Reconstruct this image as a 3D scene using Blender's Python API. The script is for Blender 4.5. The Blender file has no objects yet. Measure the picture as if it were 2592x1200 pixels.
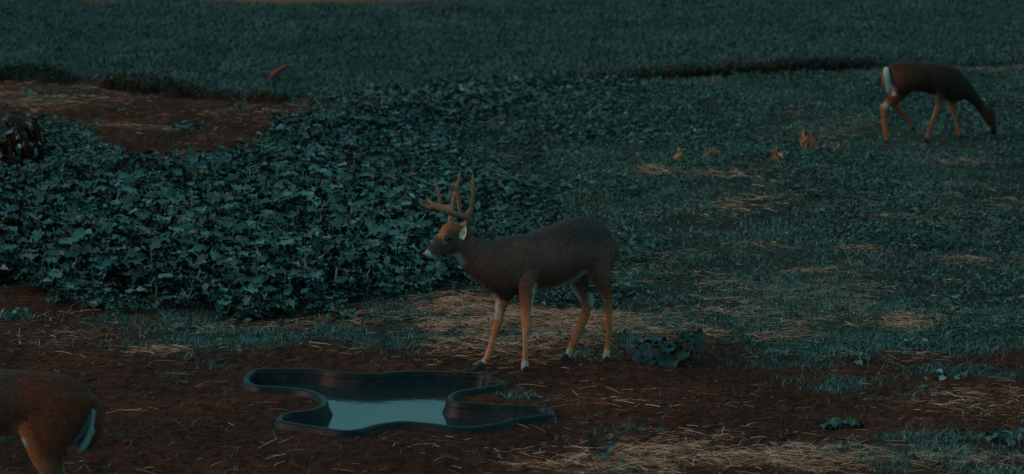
import bpy, bmesh, math
import numpy as np
from mathutils import Vector

# ------------------------------------------------------------------ camera, world, sun, exposure
W_, H_ = 2592.0, 1200.0
F_ = 6400.0
CAMH = 4.3
PITCH = math.atan(1160.0 / F_)
scene = bpy.context.scene
col = scene.collection
cam = bpy.data.cameras.new('camera'); cam_o = bpy.data.objects.new('camera', cam); col.objects.link(cam_o)
cam.sensor_width = 36.0; cam.lens = F_ / W_ * 36.0
cam_o.location = (0, 0, CAMH); cam_o.rotation_euler = (math.pi / 2 - PITCH, 0, 0)
cam.clip_start = 0.1; cam.clip_end = 6000
cam.dof.use_dof = True; cam.dof.focus_distance = 19.0; cam.dof.aperture_fstop = 2.6
scene.camera = cam_o
scene.render.resolution_x = 1024; scene.render.resolution_y = 474

SUN_EL, SUN_AZ = math.radians(20), math.radians(262)     # azimuth from +Y clockwise: low on the left, a little behind the camera
world = bpy.data.worlds.new('World'); scene.world = world; world.use_nodes = True
nt = world.node_tree; nt.nodes.clear()
sky = nt.nodes.new('ShaderNodeTexSky'); sky.sky_type = 'NISHITA'; sky.sun_disc = False
sky.sun_elevation = math.radians(2.0); sky.sun_rotation = SUN_AZ
sky.air_density = 1.0; sky.dust_density = 1.5; sky.ozone_density = 2.0
rgb = nt.nodes.new('ShaderNodeMix'); rgb.data_type = 'RGBA'; rgb.blend_type = 'MIX'
rgb.inputs[0].default_value = 0.72; rgb.inputs[7].default_value = (1.8, 5.4, 5.9, 1)   # even overcast veil over the dusk sky
bg = nt.nodes.new('ShaderNodeBackground'); bg.inputs['Strength'].default_value = 0.085
out = nt.nodes.new('ShaderNodeOutputWorld')
nt.links.new(sky.outputs[0], rgb.inputs[6]); nt.links.new(rgb.outputs[2], bg.inputs[0]); nt.links.new(bg.outputs[0], out.inputs[0])

sun = bpy.data.lights.new('sun', 'SUN'); sun.energy = 1.0; sun.angle = math.radians(36); sun.color = (1.0, 0.55, 0.36)
sun_o = bpy.data.objects.new('sun', sun); col.objects.link(sun_o)
sd = Vector((math.sin(SUN_AZ) * math.cos(SUN_EL), math.cos(SUN_AZ) * math.cos(SUN_EL), math.sin(SUN_EL)))
sun_o.rotation_euler = sd.to_track_quat('Z', 'Y').to_euler(); sun_o.location = (0, 0, 30)

scene.view_settings.view_transform = 'Standard'; scene.view_settings.look = 'None'
scene.view_settings.exposure = 0.1; scene.view_settings.gamma = 1.0
scene.view_settings.use_curve_mapping = False
scene.render.engine = 'CYCLES'

rng = np.random.default_rng(7)

# ------------------------------------------------------------------ projection helpers (photo pixel <-> world)
cp, sp = math.cos(PITCH), math.sin(PITCH)
def ray(px, py):
    dx = (np.asarray(px, float) - W_ / 2) / F_; dy = (H_ / 2 - np.asarray(py, float)) / F_
    return dx, cp + dy * sp, -sp + dy * cp
def P(px, py, Y):
    x, y, z = ray(px, py); t = Y / y
    return np.stack([x * t, y * t + 0 * x, CAMH + z * t], -1)
def G(px, py, z=0.0):
    x, y, dz = ray(px, py); t = (z - CAMH) / dz
    return np.stack([x * t, y * t, CAMH + dz * t], -1)
def W2P(x, y, z=0.0):
    zz = z - CAMH
    d = y * cp - zz * sp; u = y * sp + zz * cp
    return W_ / 2 + F_ * x / d, H_ / 2 - F_ * u / d

def hash2(ix, iy, seed):
    h = (ix.astype(np.int64) * 374761393 + iy.astype(np.int64) * 668265263 + seed * 144665) & 0x7fffffff
    h = ((h ^ (h >> 13)) * 1274126177) & 0x7fffffff
    return ((h ^ (h >> 16)) & 0xffff) / 65535.0
def vnoise(x, y, seed=0):
    ix = np.floor(x); iy = np.floor(y); fx = x - ix; fy = y - iy
    fx = fx * fx * (3 - 2 * fx); fy = fy * fy * (3 - 2 * fy)
    a = hash2(ix, iy, seed); b = hash2(ix + 1, iy, seed); c = hash2(ix, iy + 1, seed); d = hash2(ix + 1, iy + 1, seed)
    return (a * (1 - fx) + b * fx) * (1 - fy) + (c * (1 - fx) + d * fx) * fy
def fbm(x, y, seed=0, o=4):
    s = 0; a = 0.5; t = 0
    for k in range(o):
        s = s + a * vnoise(x * 2 ** k, y * 2 ** k, seed + k * 17); t += a; a *= 0.55
    return s / t
def sstep(a, b, x):
    t = np.clip((x - a) / (b - a), 0, 1); return t * t * (3 - 2 * t)

def sdist(px, py, poly):
    """signed distance, positive inside"""
    px = np.asarray(px, float); py = np.asarray(py, float)
    poly = np.asarray(poly, float); n = len(poly)
    best = np.full(px.shape, 1e18); ins = np.zeros(px.shape, bool)
    for i in range(n):
        ax, ay = poly[i]; bx, by = poly[(i + 1) % n]
        ex, ey = bx - ax, by - ay
        wx, wy = px - ax, py - ay
        t = np.clip((wx * ex + wy * ey) / (ex * ex + ey * ey + 1e-12), 0, 1)
        d = (wx - ex * t) ** 2 + (wy - ey * t) ** 2
        best = np.minimum(best, d)
        c = ((ay > py) != (by > py)) & (px < (bx - ax) * (py - ay) / ((by - ay) + 1e-12) + ax)
        ins ^= c
    return np.where(ins, 1, -1) * np.sqrt(best)

def catmull(pts, n, closed=False):
    pts = np.asarray(pts, float); m = len(pts); out = []
    segs = m if closed else m - 1
    for i in range(segs):
        if closed: p0, p1, p2, p3 = pts[(i - 1) % m], pts[i], pts[(i + 1) % m], pts[(i + 2) % m]
        else: p0, p1, p2, p3 = pts[max(i - 1, 0)], pts[i], pts[i + 1], pts[min(i + 2, m - 1)]
        for k in range(n):
            t = k / n
            out.append(0.5 * ((2 * p1) + (-p0 + p2) * t + (2 * p0 - 5 * p1 + 4 * p2 - p3) * t * t + (-p0 + 3 * p1 - 3 * p2 + p3) * t ** 3))
    if not closed: out.append(pts[-1])
    return np.array(out)

# ------------------------------------------------------------------ object helpers
def tag(o, label=None, cat=None, group=None, kind=None):
    if label: o['label'] = label
    if cat: o['category'] = cat
    if group: o['group'] = group
    if kind: o['kind'] = kind
    return o
def empty(name, loc, label, cat, group=None):
    o = bpy.data.objects.new(name, None); col.objects.link(o); o.location = loc; o.empty_display_size = 0.2
    return tag(o, label, cat, group)
def link(name, me, parent=None, mat=None):
    if mat is not None and not me.materials: me.materials.append(mat)
    o = bpy.data.objects.new(name, me); col.objects.link(o)
    if parent is not None:
        o.parent = parent
        o.matrix_parent_inverse.identity()
    return o
def np_mesh(name, verts, faces, smooth=True, colors=None):
    """faces: int array (n,3) or (n,4)"""
    me = bpy.data.meshes.new(name)
    verts = np.asarray(verts, np.float32); faces = np.asarray(faces, np.int32)
    n, k = faces.shape
    me.vertices.add(len(verts)); me.vertices.foreach_set('co', verts.ravel())
    me.loops.add(n * k); me.loops.foreach_set('vertex_index', faces.ravel())
    me.polygons.add(n); me.polygons.foreach_set('loop_start', np.arange(n, dtype=np.int32) * k)
    me.polygons.foreach_set('use_smooth', np.full(n, smooth, bool))
    me.update(calc_edges=True); me.validate()
    if colors is not None:
        a = me.color_attributes.new('tint', 'FLOAT_COLOR', 'POINT')
        c = np.ones((len(verts), 4), np.float32); c[:, :colors.shape[1]] = colors
        a.data.foreach_set('color', c.ravel())
    return me

def stamp(template_v, template_f, n, M, T, extra=None):
    """copy a template n times: M (n,3,3), T (n,3)"""
    V = np.einsum('nij,vj->nvi', M, template_v) + T[:, None, :]
    k = len(template_v)
    Fc = template_f[None] + (np.arange(n) * k)[:, None, None]
    return V.reshape(-1, 3), Fc.reshape(-1, template_f.shape[1])
def rotz(a):
    c, s = np.cos(a), np.sin(a); z = np.zeros_like(a); o = np.ones_like(a)
    return np.stack([np.stack([c, -s, z], -1), np.stack([s, c, z], -1), np.stack([z, z, o], -1)], -2)
def rotx(a):
    c, s = np.cos(a), np.sin(a); z = np.zeros_like(a); o = np.ones_like(a)
    return np.stack([np.stack([o, z, z], -1), np.stack([z, c, -s], -1), np.stack([z, s, c], -1)], -2)
def roty(a):
    c, s = np.cos(a), np.sin(a); z = np.zeros_like(a); o = np.ones_like(a)
    return np.stack([np.stack([c, z, s], -1), np.stack([z, o, z], -1), np.stack([-s, z, c], -1)], -2)

# ------------------------------------------------------------------ materials
def mat_new(name):
    m = bpy.data.materials.new(name); m.use_nodes = True
    return m, m.node_tree, m.node_tree.nodes['Principled BSDF']
def N(t, typ, **kw):
    n = t.nodes.new(typ)
    for k, v in kw.items(): setattr(n, k, v)
    return n
def ramp(t, fac, stops):
    r = N(t, 'ShaderNodeValToRGB'); e = r.color_ramp.elements
    while len(e) < len(stops): e.new(0.5)
    for i, (p, c) in enumerate(stops): e[i].position = p; e[i].color = (*c, 1)
    t.links.new(fac, r.inputs[0]); return r.outputs[0]
def noise(t, scale, detail=4, coord=None, rough=0.6):
    n = N(t, 'ShaderNodeTexNoise'); n.inputs['Scale'].default_value = scale; n.inputs['Detail'].default_value = detail
    n.inputs['Roughness'].default_value = rough
    if coord is None:
        g = N(t, 'ShaderNodeNewGeometry'); coord = g.outputs['Position']
    t.links.new(coord, n.inputs['Vector']); return n.outputs[0]
def mix(t, a, b, fac, mode='MIX'):
    m = N(t, 'ShaderNodeMix', data_type='RGBA', blend_type=mode)
    for i, v in ((0, fac), (6, a), (7, b)):
        if isinstance(v, (int, float)): m.inputs[i].default_value = v
        elif isinstance(v, tuple): m.inputs[i].default_value = (*v, 1)
        else: t.links.new(v, m.inputs[i])
    return m.outputs[2]
def math_(t, op, a, b=0.0, clamp=False):
    m = N(t, 'ShaderNodeMath', operation=op); m.use_clamp = clamp
    for i, v in ((0, a), (1, b)):
        if isinstance(v, (int, float)): m.inputs[i].default_value = v
        else: t.links.new(v, m.inputs[i])
    return m.outputs[0]
def bump(t, bs, h, strength, dist):
    b = N(t, 'ShaderNodeBump'); b.inputs['Strength'].default_value = strength; b.inputs['Distance'].default_value = dist
    t.links.new(h, b.inputs['Height']); t.links.new(b.outputs[0], bs.inputs['Normal'])
def island_rand(t):
    g = N(t, 'ShaderNodeNewGeometry'); o = N(t, 'ShaderNodeObjectInfo')
    return math_(t, 'FRACT', math_(t, 'ADD', g.outputs['Random Per Island'], o.outputs['Random']))

def leaf_mat(name, stops, rough=0.5, spec=0.5, trans=0.15, patch=True):
    m, t, b = mat_new(name)
    c = ramp(t, island_rand(t), stops)
    if patch:
        n = noise(t, 1.1, 3)
        c = mix(t, c, (0.38, 0.42, 0.42), math_(t, 'MULTIPLY', math_(t, 'SUBTRACT', 0.60, n, True), 2.6, True), 'MULTIPLY'); c = mix(t, c, ramp(t, noise(t, .28, 3), [(.35, (.82, .86, .92)), (.65, (1.2, 1.14, 1.06))]), 1.0, 'MULTIPLY')
    n2 = noise(t, 60, 3)
    c = mix(t, c, ramp(t, n2, [(0.3, (0.75, 0.75, 0.75)), (0.7, (1.3, 1.3, 1.3))]), 0.8, 'MULTIPLY')
    gb = N(t, 'ShaderNodeNewGeometry'); c = mix(t, c, mix(t, c, (1.5, 1.45, 1.5), 1.0, 'MULTIPLY'), gb.outputs['Backfacing'])
    t.links.new(c, b.inputs['Base Color'])
    b.inputs['Roughness'].default_value = rough; b.inputs['Specular IOR Level'].default_value = spec
    bump(t, b, noise(t, 90, 2), 0.5, 0.006)
    return m
M_crop = leaf_mat('crop_leaf', [(0.0, (0.010, 0.030, 0.023)), (0.45, (0.020, 0.054, 0.044)), (0.75, (0.038, 0.088, 0.076)), (0.95, (0.085, 0.165, 0.15)), (1.0, (0.10, 0.085, 0.02))], 0.42, 0.5)
M_crop_dark = leaf_mat('wilted_leaf', [(0, (.009, .020, .015)), (.6, (.017, .038, .031)), (1, (.032, .066, .058))], .5, .4)
M_weed = leaf_mat('weed_leaf', [(0.0, (0.034, 0.072, 0.060)), (0.6, (0.058, 0.120, 0.102)), (0.9, (0.10, 0.185, 0.165)), (0.965, (0.18, 0.30, 0.29)), (1.0, (0.16, 0.10, 0.04))], 0.55, 0.35)
M_grass = leaf_mat('grass_blades', [(0.0, (0.046, 0.080, 0.072)), (0.6, (0.056, 0.096, 0.088)), (0.97, (0.070, 0.115, 0.105)), (1.0, (0.10, 0.09, 0.07))], 0.7, 0.2)
M_bank = leaf_mat('bank_thatch', [(0.0, (0.02, 0.02, 0.013)), (0.6, (0.035, 0.042, 0.027)), (1.0, (0.08, 0.055, 0.03))], 0.8, 0.1)
M_straw = leaf_mat('straw', [(0.0, (0.18, 0.06, 0.028)), (0.45, (0.42, 0.15, 0.08)), (0.75, (0.66, 0.28, 0.16)), (0.92, (0.74, 0.48, 0.38)), (1.0, (0.62, 0.20, 0.08))], 0.6, 0.3, patch=False)
M_dry = leaf_mat('dry_stalk', [(0.0, (0.22, 0.065, 0.025)), (0.5, (0.45, 0.15, 0.06)), (1.0, (0.75, 0.38, 0.20))], 0.7, 0.2, patch=False)
M_brush_leaf = leaf_mat('brush_leaf', [(0.0, (0.05, 0.03, 0.025)), (0.5, (0.06, 0.09, 0.08)), (0.8, (0.20, 0.19, 0.19)), (1.0, (0.55, 0.50, 0.48))], 0.5, 0.4, patch=False)
M_brush_core = leaf_mat('brush_twig', [(0.0, (0.02, 0.01, 0.008)), (1.0, (0.06, 0.022, 0.016))], 0.9, 0.1, patch=False)
M_clod = leaf_mat('soil_clod', [(0.0, (0.055, 0.022, 0.014)), (0.8, (0.10, 0.04, 0.025)), (1.0, (0.15, 0.08, 0.06))], 0.95, 0.1, patch=False)
M_yellow = leaf_mat('yellow_petal', [(0.0, (0.7, 0.35, 0.03)), (1.0, (0.8, 0.5, 0.05))], 0.7, 0.2, patch=False)

# ground: red clay, darker and greener where cover grows, strawy where straw lies
M_ground, t, b = mat_new('ground_soil')
at = N(t, 'ShaderNodeAttribute'); at.attribute_name = 'tint'
sep = N(t, 'ShaderNodeSeparateColor'); t.links.new(at.outputs['Color'], sep.inputs[0])
n1 = noise(t, 0.9, 5); n2 = noise(t, 14, 6, rough=0.7); n3 = noise(t, 70, 4, rough=0.7)
soil = ramp(t, n1, [(0.3, (0.050, 0.021, 0.016)), (0.5, (0.085, 0.030, 0.021)), (0.7, (0.145, 0.042, 0.027))])
soil = mix(t, soil, ramp(t, n2, [(0.35, (0.35, 0.38, 0.42)), (0.5, (0.95, 0.95, 0.95)), (0.65, (1.5, 1.4, 1.3))]), 0.9, 'MULTIPLY')
soil = mix(t, soil, ramp(t, n3, [(0.35, (0.6, 0.6, 0.6)), (0.65, (1.35, 1.35, 1.4))]), 0.8, 'MULTIPLY')
green = ramp(t, n2, [(0.3, (0.022, 0.042, 0.036)), (0.7, (0.06, 0.095, 0.085))])
green = mix(t, green, ramp(t, noise(t, 0.5, 4), [(0.35, (0.62, 0.66, 0.7)), (0.65, (1.2, 1.15, 1.1))]), 1.0, 'MULTIPLY')
straw_c = ramp(t, n3, [(0.3, (0.12, 0.042, 0.025)), (0.7, (0.50, 0.18, 0.10))])
gsel = math_(t, 'ADD', sep.outputs[0], math_(t, 'MULTIPLY', math_(t, 'SUBTRACT', n2, 0.5), 0.8))
c = mix(t, soil, green, math_(t, 'MULTIPLY', gsel, 1.0, True))
c = mix(t, c, straw_c, math_(t, 'MULTIPLY', sep.outputs[1], 1.0, True))
c = mix(t, c, (0.018, 0.010, 0.008), math_(t, 'MULTIPLY', sep.outputs[2], 1.0, True))  # painted shade: near-black along the foot of the bank
t.links.new(c, b.inputs['Base Color']); b.inputs['Roughness'].default_value = 0.95; b.inputs['Specular IOR Level'].default_value = 0.03
bump(t, b, math_(t, 'ADD', n2, math_(t, 'MULTIPLY', n3, 0.5)), 0.9, 0.03)

# ------------------------------------------------------------------ zones, drawn from the plan of the field
CROP = [(-900, 340), (0, 338), (100, 330), (180, 318), (225, 335), (250, 378), (300, 416), (400, 430), (520, 428), (580, 400), (635, 370), (690, 335), (715, 300), (760, 284),
        (900, 280), (1030, 280), (1080, 300), (1150, 360), (1250, 410), (1300, 460), (1400, 520), (1500, 580), (1550, 640), (1570, 710), (1610, 760), (1590, 785),
        (1540, 785), (1400, 792), (1340, 780), (1240, 742), (1150, 738), (1000, 755), (900, 770), (830, 795), (700, 800), (675, 812), (585, 815), (560, 795), (480, 795), (350, 785), (200, 775),
        (120, 760), (60, 728), (0, 735), (-900, 740)]
MIX = [(730, 262), (850, 250), (1030, 240), (1200, 226), (1600, 207), (1900, 190), (2200, 175), (2592, 166), (4200, 150), (4200, 880), (2592, 865), (2450, 870), (2300, 880), (2100, 885), (1900, 880), (1780, 850),
       (1640, 835), (1560, 825), (1540, 785), (1590, 785), (1610, 760), (1570, 700), (1550, 620), (1500, 560), (1400, 500), (1300, 450), (1250, 400), (1150, 350), (1080, 300)]
BANK = np.array([(-900, 190), (0, 199), (180, 203), (235, 213), (500, 243), (700, 252), (1000, 240), (1300, 220), (1600, 202), (1900, 186), (2200, 171), (2592, 160), (4200, 140)])
bank_w = G(BANK[:, 0], BANK[:, 1])
bank_h_px = np.array([-900, 0, 170, 190, 245, 270, 480, 530, 620, 660, 700, 900, 1300, 1420, 1780, 1850, 1900, 2180, 2260, 4200])
bank_h_v = np.array([.09, .10, .10, .02, .02, .09, .11, .05, .04, .07, .04, .03, .03, .055, .078, .10, .10, .08, .03, .02])
STRAW = [(1090, 778, 200, 28, 1.3), (1180, 815, 240, 30, .8), (1000, 800, 150, 20, .6), (1420, 850, 160, 30, .5), (1050, 830, 160, 16, .3), (1330, 803, 240, 16, .9), (1200, 840, 300, 30, .45), (800, 822, 240, 9, .5), (400, 890, 110, 9, .8), (560, 832, 90, 9, .5),
         (1250, 892, 250, 25, .4), (1500, 900, 90, 16, .6), (1710, 840, 110, 12, .9), (1980, 852, 150, 12, .5), (2330, 822, 130, 17, .8), (2280, 905, 160, 9, .4), (1560, 820, 90, 12, .5),
         (1850, 1168, 300, 30, 1.5), (1500, 1182, 150, 13, .9), (2150, 1130, 100, 9, .6), (2450, 1165, 150, 14, .4), (2480, 1020, 130, 30, .4), (1600, 1010, 200, 20, .14), (1880, 1100, 260, 12, .25),
         (1650, 428, 42, 9, 1.0), (1860, 438, 120, 8, .7), (2050, 440, 90, 9, .6), (1890, 530, 60, 9, .8), (1720, 547, 90, 8, .8), (2280, 556, 70, 8, .8), (2420, 408, 80, 7, .6), (1300, 312, 90, 8, .6),
         (1090, 320, 55, 8, .8), (2150, 640, 90, 7, .6), (2500, 660, 90, 10, .6), (1920, 622, 60, 6, .4), (2400, 470, 70, 6, .5), (1950, 270, 80, 5, .4), (1450, 380, 50, 5, .4),
         (600, 280, 80, 14, .5), (150, 240, 200, 20, .4), (350, 325, 150, 6, .5), (60, 265, 80, 12, .5), (1050, 345, 60, 6, .5), (2560, 220, 60, 5, .4), (2050, 690, 80, 6, .5), (1560, 290, 50, 4, .4),
         (150, 860, 160, 25, .12), (250, 810, 120, 20, .15), (1480, 1130, 200, 15, .15)]
GREEN = [(450, 815, 160, 22, 1.3), (640, 862, 280, 17, 1.3), (880, 855, 160, 17, 1.2), (1180, 795, 40, 8, .6), (1010, 820, 70, 8, .6), (1000, 862, 110, 18, .6), (1240, 815, 100, 14, .5), (1390, 850, 190, 15, .7), (1600, 870, 90, 16, .6), (1700, 825, 150, 14, .5),
         (2000, 892, 140, 14, .9), (2150, 872, 200, 20, .9), (2440, 882, 150, 14, .8), (2120, 975, 110, 14, .8), (2400, 942, 100, 10, .7), (2520, 952, 60, 10, .7), (2250, 1162, 200, 30, 1.0), (2400, 1112, 180, 18, .6),
         (2540, 1180, 120, 25, 1.0), (1330, 1003, 55, 8, .8), (45, 798, 40, 6, 1.0), (1640, 1195, 120, 10, .6), (1180, 880, 100, 8, .4), (2590, 1100, 70, 20, .8), (430, 960, 40, 12, .3), (1090, 955, 60, 4, .4),
         (470, 323, 50, 7, .9), (90, 255, 90, 6, .5), (540, 920, 60, 12, .35), (2330, 1000, 120, 8, .3), (1980, 925, 120, 8, .5), (1560, 1090, 60, 8, .3)]
def blobs(px, py, L):
    s = np.zeros(np.shape(px))
    for (cx, cy, rx, ry, w) in L:
        q = ((px - cx) / rx) ** 2 + ((py - cy) / ry) ** 2
        s += w * np.exp(-q * 0.9)
    return s
def zones(x, y):
    """crop, mixed cover, far field, straw and low green densities at world points"""
    px, py = W2P(x, y)
    sc = np.clip((py + 560) / 1500, 0.2, 1.4)
    jx = (fbm(x * 1.3, y * 1.3, 3) - 0.5) * 70 * sc; jy = (fbm(x * 1.3, y * 1.3, 9) - 0.5) * 26 * sc
    qx, qy = px + jx, py + jy
    cropd = sdist(qx, qy * 2.2, [(a, b_ * 2.2) for a, b_ in CROP])
    mixd = sdist(qx, qy * 2.2, [(a, b_ * 2.2) for a, b_ in MIX])
    crop = sstep(-14, 14, cropd); mx = sstep(-30, 18, mixd)
    Yb = np.interp(x, bank_w[:, 0], bank_w[:, 1])
    far = sstep(-0.05, 0.25, y - Yb)
    front = 1 - sstep(-0.35, -0.1, y - Yb)
    st = blobs(px + jx * .6, py + jy * .6, STRAW); gr = blobs(px + jx * .6, py + jy * .6, GREEN)
    return px, py, crop * front, mx * front, far, st * (0.12 + 1.35 * sstep(.36, .62, fbm(x * 2.2, y * 1.6, 31))), gr * (0.25 + 1.4 * sstep(.3, .65, fbm(x * 3, y * 3, 41))) + .55 * np.clip(st, 0, 1) * sstep(.50, .64, 1 - fbm(x * 2.2, y * 1.6, 31)) * (px < 1700)

# pond liner outline (rim plane z = RIMZ)
RIMZ, WATZ = 0.045, -0.062
def c5(u, v): return (580 + .3339 * u, 880 + .3339 * v)
RIM_UV = [(112, 232), (135, 190), (200, 160), (320, 151), (500, 152), (700, 162), (850, 182), (1000, 192), (1150, 190), (1300, 178), (1500, 175), (1750, 182), (1900, 190), (1975, 205), (1990, 228),
          (2050, 238), (2092, 256), (2075, 282), (1960, 298), (1850, 316), (1745, 338), (1696, 368), (1700, 394), (1760, 410), (1900, 420), (2100, 426), (2300, 434), (2420, 450), (2458, 476), (2440, 504),
          (2300, 528), (2150, 550), (2020, 585), (1850, 606), (1650, 596), (1450, 574), (1300, 566), (1150, 585), (1000, 622), (880, 632), (750, 618), (600, 596), (480, 580), (385, 562), (358, 540), (385, 508),
          (450, 487), (550, 476), (640, 456), (695, 425), (705, 395), (680, 365), (600, 332), (500, 314), (350, 302), (210, 292), (135, 268)]
rim_px = np.array([c5(u, v) for u, v in RIM_UV])
rim_w = G(rim_px[:, 0], rim_px[:, 1], RIMZ)[:, :2]
rim_c = catmull(rim_w, 6, True)

def terrain(x, y, fine=True):
    z = (fbm(x * 0.35, y * 0.35, 5, 3) - 0.5) * 0.10 * sstep(20, 26, y) + (fbm(x * 1.4, y * 1.4, 6, 3) - 0.5) * 0.03
    if fine: z = z + (fbm(x * 3, y * 3, 18, 2) - 0.5) * 0.03 + (fbm(x * 6, y * 6, 8, 3) - 0.5) * 0.05 + (fbm(x * 15, y * 15, 12, 2) - 0.5) * 0.028
    Yb = np.interp(x, bank_w[:, 0], bank_w[:, 1])
    px, _ = W2P(x, y)
    h = np.interp(px, bank_h_px, bank_h_v) * (0.75 + 0.5 * fbm(x * 2.2, y * 0, 77, 2))
    d = y - Yb + (fbm(x * 2.5, x * 0, 21, 3) - 0.5) * 0.5
    z = z + h * sstep(-0.02, 0.10, d) - h * 0.7 * np.exp(-((d + 0.12) / 0.2) ** 2)
    return z
rim_bb = (rim_c[:, 0].min() - .4, rim_c[:, 0].max() + .4, rim_c[:, 1].min() - .4, rim_c[:, 1].max() + .4)
def pond_sd(x, y):
    r = np.full(np.shape(x), -9.0)
    m = (x > rim_bb[0]) & (x < rim_bb[1]) & (y > rim_bb[2]) & (y < rim_bb[3])
    if m.any(): r[m] = sdist(x[m], y[m], rim_c)
    return r

# ------------------------------------------------------------------ ground
def axis(segs):
    a = [segs[0][0]]
    for (lo, hi, st) in segs:
        n = max(1, int(round((hi - lo) / st))); a += list(np.linspace(lo, hi, n + 1)[1:])
    return np.array(a)
xs = axis([(-3000, -300, 900), (-300, -40, 65), (-40, -12, 4), (-12, -6, .4), (-6, -3.8, .1), (-3.8, 3.8, .032), (3.8, 6, .1), (6, 12, .4), (12, 40, 4), (40, 300, 65), (300, 3000, 900)])
ys = axis([(-300, -20, 70), (-20, 8, 4), (8, 13.2, .4), (13.2, 21.0, .032), (21.0, 33, .075), (33, 43, .05), (43, 56, .15), (56, 100, 3), (100, 500, 50), (500, 4500, 800)])
GX, GY = np.meshgrid(xs, ys)
near = (np.abs(GX) < 14) & (GY > 9) & (GY < 90)
GZ = np.zeros_like(GX)
GZ[near] = terrain(GX[near], GY[near])
lim = sstep(60, 90, GY) * 0 
psd = pond_sd(GX.ravel(), GY.ravel()).reshape(GX.shape)
GZ = np.where(psd > -0.3, GZ * sstep(0.3, 0.05, -psd) * 0 + GZ * sstep(0.0, 0.3, -psd) + 0.004, GZ)
GZ = np.where(psd > 0.03, -0.45, GZ)
tint = np.zeros(GX.shape + (3,))
farm = GY > 90
nz = near
px_, py_, cr_, mx_, fa_, st_, gr_ = zones(GX[nz], GY[nz])
g = np.clip(cr_ * .55 + mx_ * .72 + fa_ * 1.1 + np.clip(gr_, 0, 1) * .95, 0, 1.2)
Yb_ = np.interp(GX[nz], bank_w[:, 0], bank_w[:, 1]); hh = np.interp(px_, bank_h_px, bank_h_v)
bank_shade = np.exp(-((GY[nz] - Yb_ + 0.0) / 0.16) ** 2) * np.clip(hh * 12, 0, 1)  # shade under the bank's grassy edge, painted into the soil colour
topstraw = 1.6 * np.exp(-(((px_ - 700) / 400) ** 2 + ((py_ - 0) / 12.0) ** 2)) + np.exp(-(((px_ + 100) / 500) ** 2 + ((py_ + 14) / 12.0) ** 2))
tint[nz] = np.stack([g, np.clip(st_ * .35 + topstraw * .9, 0, .9), np.clip(bank_shade, 0, 1)], -1)
tint[~nz] = (0.0, 0, 0); tint[(GY >= 90)] = (1, 0, 0); tint[(np.abs(GX) >= 14) & (GY > 30)] = (1, 0, 0)
ny, nx = GX.shape
idx = np.arange(nx * ny).reshape(ny, nx)
faces = np.stack([idx[:-1, :-1], idx[:-1, 1:], idx[1:, 1:], idx[1:, :-1]], -1).reshape(-1, 4)
verts = np.stack([GX, GY, GZ], -1).reshape(-1, 3)
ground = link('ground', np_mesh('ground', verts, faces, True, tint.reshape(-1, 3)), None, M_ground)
tag(ground, 'red clay field soil with bare patches and a low grassy bank', kind='structure')

def ground_z(x, y): return terrain(np.asarray(x, float), np.asarray(y, float))

# ------------------------------------------------------------------ leaf templates
def leaf_template(L, Wd, rise, reach, droop, lobes, seed, nseg=5, stalk=True):
    """stalk from the origin rising and leaning to +X, then a lobed blade"""
    r = np.random.default_rng(seed)
    V, Fc = [], []
    base = np.array([reach, 0, rise])
    if stalk:
        w = 0.005
        V += [(0, -w, 0), (0, w, 0), (reach * .45, w, rise * .62), (reach * .45, -w, rise * .62), (reach, w, rise), (reach, -w, rise)]
        Fc += [(0, 1, 2, 3), (3, 2, 4, 5)]
    o = len(V)
    shape = {5: [0.10, 0.78, 1.0, 0.86, 0.55, 0.04], 6: [.14, .82, .90, 1.05, .92, .62, .10], 10: [.10, .62, .52, .92, .78, 1.05, .85, .92, .62, .40, .03]}[nseg]
    a0 = 0.38
    x, z = 0.0, 0.0
    for i in range(nseg + 1):
        tt = i / nseg
        if i:
            ang = a0 - droop * tt
            x += math.cos(ang) * L / nseg; z += math.sin(ang) * L / nseg
        w = Wd * shape[i] * (1 + (r.random() - .5) * lobes)
        zl, zr = (r.random(2) - .5) * L * .30; sx, sx2 = (r.random(2) - .5) * L * .12
        cup = L * (.12 + .08 * r.random())
        V += [(base[0] + x + sx, w, base[2] + z + zl + cup * .6), (base[0] + x, w * .5, base[2] + z + zl * .3), (base[0] + x, 0, base[2] + z - cup * .25),
              (base[0] + x, -w * .5, base[2] + z + zr * .3), (base[0] + x + sx2, -w, base[2] + z + zr + cup * .6)]
    for i in range(nseg):
        for j in range(4):
            a = o + i * 5 + j
            Fc.append((a, a + 5, a + 6, a + 1))
    return np.array(V, float), np.array(Fc)
T_CROP = [leaf_template(.080 + .022 * (k % 3), .029 + .006 * ((k * 7) % 4), .05 + .032 * (k % 5), .03 + .03 * (k % 4), .35 + .75 * ((k * 3) % 4) / 3, .35, 100 + k, nseg=6) for k in range(14)]
T_CROP_MESH = [np_mesh('crop_leaf', v, f) for v, f in T_CROP]
for m_ in T_CROP_MESH: m_.materials.append(M_crop)

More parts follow.
